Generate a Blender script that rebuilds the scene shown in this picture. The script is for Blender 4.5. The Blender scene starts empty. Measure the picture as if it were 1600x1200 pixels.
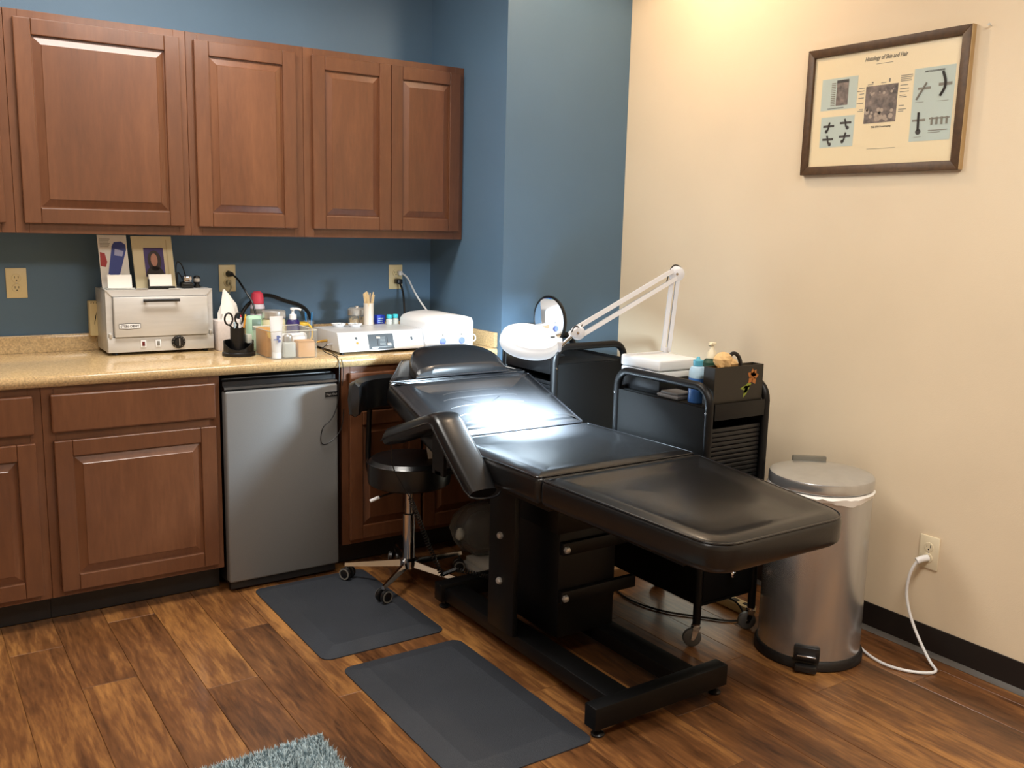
import bpy, bmesh, math, random
from mathutils import Vector, Matrix
random.seed(7)
PI = math.pi
SC = bpy.context.scene
COL = SC.collection

# ------------------------------------------------------------------ camera, exposure, world, lights
cam_d = bpy.data.cameras.new('camera'); cam = bpy.data.objects.new('camera', cam_d); COL.objects.link(cam)
_r = Vector((0.82990738, -0.55738337, 0.02403165)); _u = Vector((0.07331352, 0.15165805, 0.98571039)); _f = Vector((0.55306317, 0.81628648, -0.16672587))
cam.matrix_world = Matrix(((_r.x, _u.x, -_f.x, 0.0), (_r.y, _u.y, -_f.y, -4.13113), (_r.z, _u.z, -_f.z, 1.45561), (0, 0, 0, 1)))
cam_d.sensor_width = 36.0; cam_d.lens = 36.0 * 1451.27 / 1600.0; cam_d.clip_start = 0.05
SC.camera = cam
SC.view_settings.view_transform = 'Standard'; SC.view_settings.look = 'None'
SC.view_settings.gamma = 1.0; SC.view_settings.use_curve_mapping = False
SC.view_settings.exposure = 0.28
W = bpy.data.worlds.new('world'); SC.world = W; W.use_nodes = True
W.node_tree.nodes['Background'].inputs[0].default_value = (0.9, 0.85, 0.8, 1); W.node_tree.nodes['Background'].inputs[1].default_value = 0.05

CEIL = 2.75
TROFFERS = [  # x, y, size x, size y, watts
    (0.78, -1.12, 1.2, 0.55, 41.0),
    (-0.6, -3.2, 1.2, 0.55, 19.0),
    (1.7, -3.6, 1.2, 0.55, 46.0),
]
DOWN = (2.46, -1.25)
DOWN_W = 27.0
LAMP_W = 32.0

def area(name, loc, sx, sy, power, color, rot=(0, 0, 0), shape='RECTANGLE', spread=PI):
    l = bpy.data.lights.new(name, 'AREA'); l.shape = shape; l.size = sx
    if shape == 'RECTANGLE': l.size_y = sy
    l.energy = power; l.color = color; l.spread = spread
    o = bpy.data.objects.new(name, l); COL.objects.link(o); o.location = loc; o.rotation_euler = rot
    return o
for tx, ty, sx, sy, w in TROFFERS:
    area('troffer_light', (tx, ty, CEIL - 0.012), sx, sy, w, (1.0, 0.955, 0.89))
_s = bpy.data.lights.new('downlight_bulb', 'SPOT'); _s.energy = DOWN_W; _s.color = (1.0, 0.74, 0.50); _s.spot_size = math.radians(172); _s.spot_blend = 0.35; _s.shadow_soft_size = 0.05
_so = bpy.data.objects.new('downlight_bulb', _s); COL.objects.link(_so); _so.location = (DOWN[0], DOWN[1], CEIL - 0.03)
# magnifier lamp ring
LAMP_C = Vector((1.945, -1.366, 1.043)); LAMP_N = Vector((-0.090, -0.345, 0.942)).normalized()
_lo = area('magnifier_bulb', LAMP_C - LAMP_N * 0.030, 0.17, 0, LAMP_W, (0.68, 0.86, 1.0), LAMP_N.to_track_quat('Z', 'Y').to_euler(), 'DISK', math.radians(162))

_l2 = area('magnifier_beam', LAMP_C - LAMP_N * 0.031, 0.15, 0, 120.0, (0.68, 0.86, 1.0), LAMP_N.to_track_quat('Z', 'Y').to_euler(), 'DISK', math.radians(80))

# ------------------------------------------------------------------ materials
def lin(c):
    f = lambda v: v / 12.92 if v <= 0.04045 else ((v + 0.055) / 1.055) ** 2.4
    return tuple(f(x / 255.0) for x in c) + (1.0,)
MATS = {}
def mat(name, rgb, rough=0.5, metal=0.0, coat=0.0, noise=None, bump=None, spec=0.5, emit=None, trans=0.0, aniso=None):
    """rgb 0-255; noise=(scale, amount) varies the value; bump=(scale, strength)"""
    if name in MATS: return MATS[name]
    m = bpy.data.materials.new(name); m.use_nodes = True; nt = m.node_tree; b = nt.nodes['Principled BSDF']
    c = lin(rgb); b.inputs['Base Color'].default_value = c
    b.inputs['Roughness'].default_value = rough; b.inputs['Metallic'].default_value = metal
    b.inputs['Specular IOR Level'].default_value = spec
    if coat: b.inputs['Coat Weight'].default_value = coat; b.inputs['Coat Roughness'].default_value = 0.12
    if trans: b.inputs['Transmission Weight'].default_value = trans
    if emit: b.inputs['Emission Color'].default_value = lin(emit[0]); b.inputs['Emission Strength'].default_value = emit[1]
    tc = None
    if noise or bump:
        tc = nt.nodes.new('ShaderNodeTexCoord')
    if noise:
        n = nt.nodes.new('ShaderNodeTexNoise'); n.inputs['Scale'].default_value = noise[0]; n.inputs['Detail'].default_value = 5
        mp = nt.nodes.new('ShaderNodeMapping'); mp.inputs['Scale'].default_value = noise[2] if len(noise) > 2 else (1, 1, 1)
        nt.links.new(tc.outputs['Object'], mp.inputs[0]); nt.links.new(mp.outputs[0], n.inputs['Vector'])
        r = nt.nodes.new('ShaderNodeValToRGB'); a = noise[1]
        r.color_ramp.elements[0].position = 0.3; r.color_ramp.elements[1].position = 0.7
        r.color_ramp.elements[0].color = tuple(x * (1 - a) for x in c[:3]) + (1,)
        r.color_ramp.elements[1].color = tuple(min(1, x * (1 + a)) for x in c[:3]) + (1,)
        nt.links.new(n.outputs['Fac'], r.inputs[0]); nt.links.new(r.outputs[0], b.inputs['Base Color'])
    if bump:
        n2 = nt.nodes.new('ShaderNodeTexNoise'); n2.inputs['Scale'].default_value = bump[0]; n2.inputs['Detail'].default_value = 4
        bp = nt.nodes.new('ShaderNodeBump'); bp.inputs['Strength'].default_value = bump[1]; bp.inputs['Distance'].default_value = 0.003
        nt.links.new(tc.outputs['Object'], n2.inputs['Vector']); nt.links.new(n2.outputs['Fac'], bp.inputs['Height']); nt.links.new(bp.outputs[0], b.inputs['Normal'])
    if aniso:
        tg = nt.nodes.new('ShaderNodeTangent'); tg.direction_type = 'RADIAL'; tg.axis = 'Z'
        b.inputs['Anisotropic'].default_value = aniso; nt.links.new(tg.outputs[0], b.inputs['Tangent'])
    MATS[name] = m
    return m

def wood(name, dark, mid, light, scale, rough, coat=0.0, stretch=(1, 1, 1), rnd=0.0, blotch=2.0, stops=(0.25, 0.5, 0.75)):
    m = bpy.data.materials.new(name); m.use_nodes = True; nt = m.node_tree; b = nt.nodes['Principled BSDF']; L = nt.links.new
    tc = nt.nodes.new('ShaderNodeTexCoord'); oi = nt.nodes.new('ShaderNodeObjectInfo')
    add = nt.nodes.new('ShaderNodeVectorMath'); add.operation = 'ADD'
    cmb = nt.nodes.new('ShaderNodeCombineXYZ'); mul = nt.nodes.new('ShaderNodeMath'); mul.operation = 'MULTIPLY'; mul.inputs[1].default_value = 37.0
    L(oi.outputs['Random'], mul.inputs[0]); L(mul.outputs[0], cmb.inputs[0]); L(mul.outputs[0], cmb.inputs[1]); L(mul.outputs[0], cmb.inputs[2])
    L(tc.outputs['Object'], add.inputs[0]); L(cmb.outputs[0], add.inputs[1])
    mp = nt.nodes.new('ShaderNodeMapping'); mp.inputs['Scale'].default_value = stretch; L(add.outputs[0], mp.inputs[0])
    n1 = nt.nodes.new('ShaderNodeTexNoise'); n1.inputs['Scale'].default_value = scale; n1.inputs['Detail'].default_value = 6; n1.inputs['Distortion'].default_value = 0.8; n1.inputs['Roughness'].default_value = 0.68
    L(mp.outputs[0], n1.inputs['Vector'])
    n2 = nt.nodes.new('ShaderNodeTexNoise'); n2.inputs['Scale'].default_value = blotch; n2.inputs['Detail'].default_value = 4; n2.inputs['Distortion'].default_value = 0.5
    L(mp.outputs[0], n2.inputs['Vector'])
    n3 = nt.nodes.new('ShaderNodeTexNoise'); n3.inputs['Scale'].default_value = scale * 5; n3.inputs['Detail'].default_value = 3
    L(mp.outputs[0], n3.inputs['Vector'])
    mx = nt.nodes.new('ShaderNodeMix'); mx.data_type = 'FLOAT'; mx.inputs[0].default_value = 0.5; L(n1.outputs['Fac'], mx.inputs[2]); L(n2.outputs['Fac'], mx.inputs[3])
    mx2 = nt.nodes.new('ShaderNodeMix'); mx2.data_type = 'FLOAT'; mx2.inputs[0].default_value = 0.20; L(mx.outputs[0], mx2.inputs[2]); L(n3.outputs['Fac'], mx2.inputs[3])
    ofs = nt.nodes.new('ShaderNodeMath'); ofs.operation = 'MULTIPLY_ADD'; ofs.inputs[1].default_value = rnd; L(oi.outputs['Random'], ofs.inputs[0])
    sub = nt.nodes.new('ShaderNodeMath'); sub.operation = 'SUBTRACT'; sub.inputs[1].default_value = rnd * 0.5; L(mx2.outputs[0], sub.inputs[0]); L(sub.outputs[0], ofs.inputs[2])
    r = nt.nodes.new('ShaderNodeValToRGB'); e = r.color_ramp.elements
    e[0].position = stops[0]; e[0].color = lin(dark); e[1].position = stops[2]; e[1].color = lin(light)
    k = e.new(stops[1]); k.color = lin(mid)
    L(ofs.outputs[0], r.inputs[0]); L(r.outputs[0], b.inputs['Base Color'])
    b.inputs['Roughness'].default_value = rough
    if coat: b.inputs['Coat Weight'].default_value = coat; b.inputs['Coat Roughness'].default_value = 0.14
    bp = nt.nodes.new('ShaderNodeBump'); bp.inputs['Strength'].default_value = 0.08; bp.inputs['Distance'].default_value = 0.002; L(n1.outputs['Fac'], bp.inputs['Height']); L(bp.outputs[0], b.inputs['Normal'])
    MATS[name] = m
    return m

def clear(name, rgb, alpha=0.25, rough=0.05):
    m = bpy.data.materials.new(name); m.use_nodes = True; nt = m.node_tree; nt.nodes.clear(); L = nt.links.new
    o = nt.nodes.new('ShaderNodeOutputMaterial'); t = nt.nodes.new('ShaderNodeBsdfTransparent'); g = nt.nodes.new('ShaderNodeBsdfPrincipled')
    g.inputs['Base Color'].default_value = lin(rgb); g.inputs['Roughness'].default_value = rough
    mx = nt.nodes.new('ShaderNodeMixShader'); mx.inputs[0].default_value = alpha
    L(t.outputs[0], mx.inputs[1]); L(g.outputs[0], mx.inputs[2]); L(mx.outputs[0], o.inputs[0]); MATS[name] = m
    return m

M_BLUE = mat('blue_wall_paint', (86, 114, 138), 0.55, noise=(3.0, 0.04), bump=(350, 0.12))
M_CREAM = mat('cream_wall_paint', (230, 212, 183), 0.6, bump=(300, 0.12), noise=(2.0, 0.03))
M_CEIL = mat('ceiling_white', (235, 230, 220), 0.9, bump=(120, 0.3))
M_CAB = wood('cherry_cabinet_wood', (76, 45, 28), (100, 61, 38), (122, 78, 50), 6.0, 0.34, 0.28, (3.0, 3.0, 0.5), 0.06, 1.6)
M_FLOOR = wood('acacia_plank_wood', (60, 36, 20), (114, 74, 42), (176, 124, 68), 6.0, 0.32, 0.15, (3.2, 0.40, 1.0), 0.10, 2.4, (0.36, 0.50, 0.64))
M_TOP = mat('speckled_laminate', (196, 168, 124), 0.14, coat=0.4, noise=(160, 0.28))
M_RUBBER = mat('black_rubber', (22, 20, 20), 0.5)
M_BASE = mat('black_vinyl_baseboard', (26, 22, 21), 0.45)
M_MAT = mat('charcoal_foam_mat', (40, 44, 51), 0.62, bump=(260, 0.5), noise=(4, 0.12))
M_LEATHER = mat('black_vinyl_leather', (17, 17, 18), 0.30, coat=0.12, bump=(160, 0.06), spec=0.5)
M_PIPE = mat('black_piping', (22, 22, 24), 0.22, spec=0.7)
M_BLACKM = mat('black_painted_steel', (11, 11, 12), 0.42, spec=0.3)
M_BLACKP = mat('black_plastic', (18, 18, 19), 0.35)
M_PANEL = mat('black_laminate_panel', (9, 9, 9), 0.6, bump=(90, 0.05), spec=0.15)
M_CHROME = mat('chrome', (215, 215, 218), 0.10, 1.0)
M_STEEL = mat('brushed_stainless', (200, 203, 206), 0.25, 0.85, noise=(40, 0.05, (1, 1, 0.05)), aniso=0.75)
M_FRIDGE = mat('silver_fridge_door', (118, 118, 117), 0.5, 0.2, noise=(300, 0.05))
M_ALU = mat('brushed_aluminium', (207, 206, 203), 0.36, 0.3, noise=(60, 0.05, (0.1, 1, 1)))
M_WHITE = mat('white_plastic', (236, 238, 240), 0.35)
M_LAMPW = mat('white_enamel', (232, 234, 240), 0.3)
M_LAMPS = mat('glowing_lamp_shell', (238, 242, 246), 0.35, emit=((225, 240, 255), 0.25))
M_LENS = mat('lamp_diffuser', (245, 250, 255), 0.4, emit=((190, 225, 255), 2.5))
M_IVORY = mat('ivory_plastic', (222, 206, 160), 0.4)
M_CREAMP = mat('cream_plastic', (236, 224, 194), 0.4)
M_HOLE = mat('dark_slot', (30, 25, 20), 0.7)
M_PAPER = mat('white_paper', (238, 236, 230), 0.8)
M_BROWN = mat('brown_stained_frame', (82, 58, 34), 0.45, noise=(60, 0.25))
M_GILT = mat('pale_frame_side', (170, 140, 95), 0.5)
M_PRINT = mat('cream_print_paper', (240, 222, 182), 0.35)
M_PBLUE = mat('print_pale_blue', (188, 202, 194), 0.5)
M_INK = mat('print_ink', (38, 34, 30), 0.7)
M_INKG = mat('print_grey_ink', (128, 124, 112), 0.7)
M_MICRO = mat('print_micrograph', (112, 98, 90), 0.6, noise=(45, 0.75))
M_PALE = mat('print_pale_cells', (176, 158, 140), 0.6)
M_WOODL = mat('light_bamboo', (204, 152, 88), 0.45, noise=(30, 0.08, (1, 1, 6)))
M_STICK = mat('pale_birch', (224, 196, 148), 0.6)
M_CLEAR = clear('clear_acrylic', (225, 225, 215), 0.10)
M_FROST = clear('frosted_glass', (205, 208, 200), 0.75, 0.35)
M_BAG = clear('translucent_plastic_bag', (118, 116, 112), 0.55, 0.4)
M_SILVER = mat('silver_lid', (205, 203, 198), 0.28, 0.6)
M_NAVY = mat('navy_plastic', (38, 26, 92), 0.35)
M_BLUEP = mat('blue_print', (58, 74, 150), 0.5)
M_BLUEL = mat('blue_liquid', (66, 116, 190), 0.3)
M_BLUELT = mat('pale_blue_liquid', (176, 206, 226), 0.3)
M_TEAL = mat('teal_cap', (60, 190, 200), 0.4)
M_GREEN = mat('green_soap', (60, 150, 90), 0.3)
M_DKGREEN = mat('dark_green_label', (26, 62, 44), 0.4)
M_MINT = mat('mint_plastic', (176, 212, 186), 0.4)
M_PINK = mat('pink_cap', (214, 70, 92), 0.4)
M_RED = mat('red_plastic', (170, 40, 40), 0.4)
M_DKRED = mat('dark_red_lens', (96, 18, 20), 0.3)
M_YEL = mat('yellow_plastic', (226, 184, 60), 0.4)
M_GREY = mat('grey_plastic', (120, 118, 112), 0.45)
M_CHAR = mat('charcoal_panel', (72, 80, 86), 0.45)
M_MIRROR = mat('mirror_glass', (235, 238, 242), 0.03, 1.0)
M_PERI = mat('periwinkle_knob', (120, 138, 214), 0.4)
M_TAN = mat('tan_tissue', (214, 178, 124), 0.8)
M_SKIN = mat('photo_skin', (186, 132, 110), 0.5)
M_HAIR = mat('photo_dark_hair', (44, 30, 26), 0.5)
M_PURP = mat('photo_purple_backdrop', (66, 48, 112), 0.5)
M_CARD = mat('kraft_cardboard', (180, 140, 98), 0.8)
M_RUG = mat('blue_grey_pile', (166, 184, 190), 0.9, noise=(60, 0.35))
M_BRASS = mat('brass', (200, 160, 80), 0.3, 0.9)
M_LEAFO = mat('orange_leaf_paint', (170, 104, 46), 0.5)
M_LEAFG = mat('green_leaf_paint', (128, 140, 46), 0.5)
M_TISSUEBOX = mat('patterned_carton', (218, 208, 204), 0.7, noise=(70, 0.06))

# ------------------------------------------------------------------ mesh helpers
class B:
    def __init__(s): s.bm = bmesh.new()
    def _addv(s, vs, fs):
        bv = [s.bm.verts.new(v) for v in vs]
        for f in fs:
            try: s.bm.faces.new([bv[i] for i in f])
            except ValueError: pass
        return bv
    def box(s, x0, x1, y0, y1, z0, z1, bev=0.0, seg=2):
        t = bmesh.new()
        vs = [t.verts.new((x, y, z)) for x in (x0, x1) for y in (y0, y1) for z in (z0, z1)]
        for f in ((0, 1, 3, 2), (4, 6, 7, 5), (0, 4, 5, 1), (2, 3, 7, 6), (0, 2, 6, 4), (1, 5, 7, 3)): t.faces.new([vs[i] for i in f])
        if bev: bmesh.ops.bevel(t, geom=list(t.edges), offset=bev, segments=seg, profile=0.5, affect='EDGES')
        s.merge(t); return s
    def merge(s, t, M=None):
        if M is not None: bmesh.ops.transform(t, matrix=M, verts=t.verts)
        mp = {v: s.bm.verts.new(v.co) for v in t.verts}
        for f in t.faces:
            try: s.bm.faces.new([mp[v] for v in f.verts])
            except ValueError: pass
        t.free(); return s
    def lathe(s, prof, c=(0, 0, 0), n=28, axis=None, sx=1.0, sy=1.0):
        """prof: (radius, height) list along +Z from c; axis: direction"""
        q = Vector(axis).to_track_quat('Z', 'Y').to_matrix() if axis is not None else Matrix.Identity(3)
        rings = []
        for r, h in prof:
            if r < 1e-6: rings.append([s.bm.verts.new(Vector(c) + q @ Vector((0, 0, h)))])
            else: rings.append([s.bm.verts.new(Vector(c) + q @ Vector((r * sx * math.cos(2 * PI * k / n), r * sy * math.sin(2 * PI * k / n), h))) for k in range(n)])
        for a, b in zip(rings, rings[1:]):
            for k in range(n):
                k2 = (k + 1) % n
                if len(a) == 1 and len(b) == 1: continue
                if len(a) == 1: s.bm.faces.new((a[0], b[k], b[k2]))
                elif len(b) == 1: s.bm.faces.new((a[k], a[k2], b[0]))
                else: s.bm.faces.new((a[k], a[k2], b[k2], b[k]))
        return s
    def cyl(s, p0, p1, r, n=16, r1=None):
        p0, p1 = Vector(p0), Vector(p1); d = p1 - p0
        return s.lathe([(0, 0), (r, 0), (r if r1 is None else r1, d.length), (0, d.length)], p0, n, d)
    def tube(s, pts, r, n=8, smooth=0, closed=False, cap=True):
        P = [Vector(p) for p in pts]
        for _ in range(smooth):
            Q = [] if closed else [P[0]]
            m = len(P)
            for i in range(m if closed else m - 1):
                a, b = P[i], P[(i + 1) % m]
                Q += [a * 0.75 + b * 0.25, a * 0.25 + b * 0.75]
            if not closed: Q.append(P[-1])
            P = Q
        m = len(P); rings = []; up = None
        for i, p in enumerate(P):
            if closed: t = (P[(i + 1) % m] - P[i - 1]).normalized()
            else: t = (P[min(i + 1, m - 1)] - P[max(i - 1, 0)]).normalized()
            if up is None:
                up = t.orthogonal().normalized()
            else:
                up = (up - t * up.dot(t)); up = up.normalized() if up.length > 1e-6 else t.orthogonal().normalized()
            w = t.cross(up)
            rings.append([s.bm.verts.new(p + (up * math.cos(2 * PI * k / n) + w * math.sin(2 * PI * k / n)) * r) for k in range(n)])
        for i in range(m if closed else m - 1):
            a, b = rings[i], rings[(i + 1) % m]
            for k in range(n):
                try: s.bm.faces.new((a[k], a[(k + 1) % n], b[(k + 1) % n], b[k]))
                except ValueError: pass
        if cap and not closed:
            s.bm.faces.new(list(reversed(rings[0]))); s.bm.faces.new(rings[-1])
        return s
    def prism(s, poly, a, b, axis='z', bev=0.0):
        """poly: 2D points; extruded along axis from a to b. axis z: (x,y); axis y: (x,z); axis x: (y,z)"""
        f = {'z': lambda p, h: (p[0], p[1], h), 'y': lambda p, h: (p[0], h, p[1]), 'x': lambda p, h: (h, p[0], p[1])}[axis]
        t = bmesh.new(); n = len(poly)
        A = [t.verts.new(f(p, a)) for p in poly]; Bv = [t.verts.new(f(p, b)) for p in poly]
        t.faces.new(A); t.faces.new(list(reversed(Bv)))
        for i in range(n): t.faces.new((A[i], Bv[i], Bv[(i + 1) % n], A[(i + 1) % n]))
        bmesh.ops.recalc_face_normals(t, faces=t.faces)
        if bev:
            es = [e for e in t.edges if e.is_manifold and e.calc_face_angle(0) > 0.6]
            bmesh.ops.bevel(t, geom=es, offset=bev, segments=2, profile=0.5, affect='EDGES')
        s.merge(t); return s
    def quad(s, *p): s._addv(p, [tuple(range(len(p)))]); return s
    def ball(s, c, r, n=16, sx=1, sy=1, sz=1, jit=0, seed=0):
        t = bmesh.new(); bmesh.ops.create_uvsphere(t, u_segments=n, v_segments=max(6, n // 2), radius=r)
        rr = random.Random(seed)
        for v in t.verts:
            k = 1 + rr.uniform(-jit, jit); v.co = Vector((v.co.x * sx * k, v.co.y * sy * k, v.co.z * sz * k)) + Vector(c)
        s.merge(t); return s
    def obj(s, name, m, parent=None, smooth=True, shift=None, recalc=True):
        if recalc: bmesh.ops.recalc_face_normals(s.bm, faces=s.bm.faces)
        if parent is not None and shift is None:
            bmesh.ops.translate(s.bm, verts=s.bm.verts, vec=-world_loc(parent))
        me = bpy.data.meshes.new(name); s.bm.to_mesh(me); s.bm.free()
        if smooth:
            me.polygons.foreach_set('use_smooth', [True] * len(me.polygons))
            try: me.set_sharp_from_angle(angle=math.radians(38))
            except Exception: pass
        me.materials.append(m)
        o = bpy.data.objects.new(name, me); COL.objects.link(o)
        if parent is not None: o.parent = parent
        return o

def world_loc(o):
    v = Vector((0, 0, 0))
    while o is not None: v += o.location; o = o.parent
    return v
def tag(o, label, cat, group=None, kind=None):
    o['label'] = label; o['category'] = cat
    if group: o['group'] = group
    if kind: o['kind'] = kind
    return o
def thing(name, label, cat, loc, group=None):
    o = bpy.data.objects.new(name, None); COL.objects.link(o); o.location = loc; o.empty_display_size = 0.05
    return tag(o, label, cat, group)
def struct(b, name, m, parent=None, smooth=False):
    o = b.obj(name, m, parent, smooth)
    if parent is None: o['kind'] = 'structure'
    return o
def copy_tree(src, loc, label):
    r = src.copy(); COL.objects.link(r); r.location = loc; r['label'] = label
    for ch in list(src.children):
        c = ch.copy(); COL.objects.link(c); c.parent = r
        for g in list(ch.children):
            d = g.copy(); COL.objects.link(d); d.parent = c
    return r
def text(name, s, size, m, parent, origin, xdir, ydir, shear=0.0, align='CENTER', depth=0.0006, bold=0.0, width=None):
    cu = bpy.data.curves.new('t', 'FONT'); cu.body = s; cu.size = size; cu.align_x = align; cu.shear = shear; cu.offset = bold
    cu.extrude = depth; cu.resolution_u = 2
    to = bpy.data.objects.new('t', cu); COL.objects.link(to)
    dg = bpy.context.evaluated_depsgraph_get(); me = bpy.data.meshes.new_from_object(to.evaluated_get(dg))
    bpy.data.objects.remove(to); bpy.data.curves.remove(cu)
    x, y = Vector(xdir).normalized(), Vector(ydir).normalized(); z = x.cross(y)
    k = 1.0
    if width:
        xs = [v.co.x for v in me.vertices]; k = width / (max(xs) - min(xs))
    o3 = Vector(origin) - (world_loc(parent) if parent is not None else Vector((0, 0, 0)))
    for v in me.vertices: v.co = o3 + x * v.co.x * k + y * v.co.y + z * v.co.z
    me.name = name; me.materials.clear(); me.materials.append(m)
    o = bpy.data.objects.new(name, me); COL.objects.link(o)
    if parent is not None: o.parent = parent
    return o

# ------------------------------------------------------------------ room shell
XC, YP, XR = 2.285, -0.662, 2.972       # return wall, pilaster front, cream wall
XL, YF = -2.6, -5.6
ZB = 0.9835
struct(B().box(XL, XC + 0.001, 0.0, 0.1, 0, CEIL), 'wall_back', M_BLUE)
struct(B().box(XC, XR + 0.1, YP, 0.1, 0, CEIL), 'wall_pilaster', M_BLUE)
struct(B().box(XR, XR + 0.1, YF, YP - 0.0005, 0, CEIL), 'wall_right', M_CREAM)
struct(B().box(XL - 0.1, XL, YF, 0.1, 0, CEIL), 'wall_left', M_CREAM)
struct(B().box(XL - 0.1, XR + 0.1, YF - 0.1, YF, 0, CEIL), 'wall_front', M_CREAM)
struct(B().box(XL - 0.1, XR + 0.1, YF - 0.1, 0.1, CEIL, CEIL + 0.1), 'ceiling', M_CEIL)
floor = struct(B().box(XL, XR, YF, 0.0, -0.08, -0.004), 'floor', M_FLOOR)
# planks: each its own object, running along Y
PW, GAP = 0.165, 0.0014
pm = {}
def plank_mesh(w, l):
    key = (round(w, 3), round(l, 3))
    if key not in pm:
        b = B().box(0, w - GAP, 0, l - GAP, -0.004, 0.0); 
        bmesh.ops.bevel(b.bm, geom=[e for e in b.bm.edges if all(v.co.z > -0.001 for v in e.verts)], offset=0.0009, segments=1, affect='EDGES')
        me = bpy.data.meshes.new('plank'); bmesh.ops.recalc_face_normals(b.bm, faces=b.bm.faces); b.bm.to_mesh(me); b.bm.free(); me.materials.append(M_FLOOR); pm[key] = me
    return pm[key]
PX = [0.42 + PW * k for k in range(-11, 16)]
for i, x in enumerate(PX):
    w = min(PW, XR - x)
    if w < 0.02: continue
    y = -0.55 - [0.10, 0.74, 0.42, 1.05, 0.25, 0.60][i % 6] - random.uniform(0, 0.08)
    edges = [-0.54]
    while edges[-1] > -4.2:
        edges.append(y); y -= 1.21
    for a, bb in zip(edges, edges[1:]):
        if a - bb < 0.05: continue
        o = bpy.data.objects.new('plank', plank_mesh(w, a - bb)); COL.objects.link(o); o.location = (x, bb, 0.0); o.parent = floor
def baseboard(name, x0, x1, y0, y1, toe):
    b = B().box(x0, x1, y0, y1, 0.001, 0.1045, 0.002); t = struct(b, name, M_BASE)
    return t
bb = baseboard('baseboard_right', XR - 0.006, XR - 0.0002, YF + 0.01, YP - 0.01, 0)
B().prism([(XR - 0.022, 0.0012), (XR - 0.006, 0.0012), (XR - 0.006, 0.016), (XR - 0.012, 0.008)], YF + 0.02, YP - 0.012, 'y').obj('toe', mat('baseboard_toe', (74, 70, 66), 0.5), bb)
baseboard('baseboard_pilaster', XC + 0.002, XR - 0.008, YP - 0.0062, YP - 0.0002, 0)

# ceiling fixtures (out of frame, they light the room)
for i, (tx, ty, sx, sy, w) in enumerate(TROFFERS):
    t = thing('ceiling_light', ['recessed ceiling light panel above the counter cabinets', 'recessed ceiling light panel on the left side of the room', 'recessed ceiling light panel near the viewer'][i], 'light', (tx, ty, CEIL), 'ceiling light panels')
    b = B()
    for (x0, x1, y0, y1) in ((tx - sx / 2 - 0.03, tx + sx / 2 + 0.03, ty - sy / 2 - 0.03, ty - sy / 2), (tx - sx / 2 - 0.03, tx + sx / 2 + 0.03, ty + sy / 2, ty + sy / 2 + 0.03),
                             (tx - sx / 2 - 0.03, tx - sx / 2, ty - sy / 2, ty + sy / 2), (tx + sx / 2, tx + sx / 2 + 0.03, ty - sy / 2, ty + sy / 2)):
        b.box(x0, x1, y0, y1, CEIL - 0.02, CEIL - 0.0005)
    b.obj('frame', M_WHITE, t)
t = thing('downlight', 'round recessed downlight in the ceiling near the cream wall', 'light', (DOWN[0], DOWN[1], CEIL))
B().lathe([(0.075, -0.0005), (0.095, -0.0005), (0.095, -0.008), (0.07, -0.012), (0.068, -0.0005)], (DOWN[0], DOWN[1], CEIL)).obj('trim_ring', M_WHITE, t)

# ------------------------------------------------------------------ cabinets
def door(parent, x0, x1, z0, z1, yf, yb, fw=0.056, label=None):
    """framed raised-panel door: frame mesh + raised_panel child. yf front plane, yb back plane"""
    b = B()
    d = 0.0005
    def rail(poly):  # poly in (x,z), slightly chamfered edges
        b.prism(poly, yb, yf, 'y', 0.003)
    rail([(x0, z0), (x0 + fw, z0), (x0 + fw, z1), (x0, z1)])
    rail([(x1 - fw, z0), (x1, z0), (x1, z1), (x1 - fw, z1)])
    rail([(x0 + fw + d, z0), (x1 - fw - d, z0), (x1 - fw - d, z0 + fw), (x0 + fw + d, z0 + fw)])
    rail([(x0 + fw + d, z1 - fw), (x1 - fw - d, z1 - fw), (x1 - fw - d, z1), (x0 + fw + d, z1)])
    o = b.obj('door', M_CAB, parent, smooth=False)
    # raised panel
    p = B(); rings = []
    a0, a1, c0, c1 = x0 + fw - 0.004, x1 - fw + 0.004, z0 + fw - 0.004, z1 - fw + 0.004
    for ins, y in ((0.0, yb), (0.0, yf + 0.011), (0.008, yf + 0.011), (0.034, yf + 0.0025), (0.036, yf + 0.0005), (0.038, yf + 0.0005)):
        rings.append([p.bm.verts.new(q) for q in ((a0 + ins, y, c0 + ins), (a1 - ins, y, c0 + ins), (a1 - ins, y, c1 - ins), (a0 + ins, y, c1 - ins))])
    for r0, r1 in zip(rings, rings[1:]):
        for k in range(4): p.bm.faces.new((r0[k], r0[(k + 1) % 4], r1[(k + 1) % 4], r1[k]))
    p.bm.faces.new(rings[-1]); p.bm.faces.new(rings[0])
    p.obj('raised_panel', M_CAB, o, smooth=False)
    return o
def drawer_front(parent, x0, x1, z0, z1, yf, yb):
    b = B(); b.box(x0, x1, yf, yb, z0, z1, 0.006, 2)
    return b.obj('drawer_front', M_CAB, parent, smooth=False)
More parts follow.
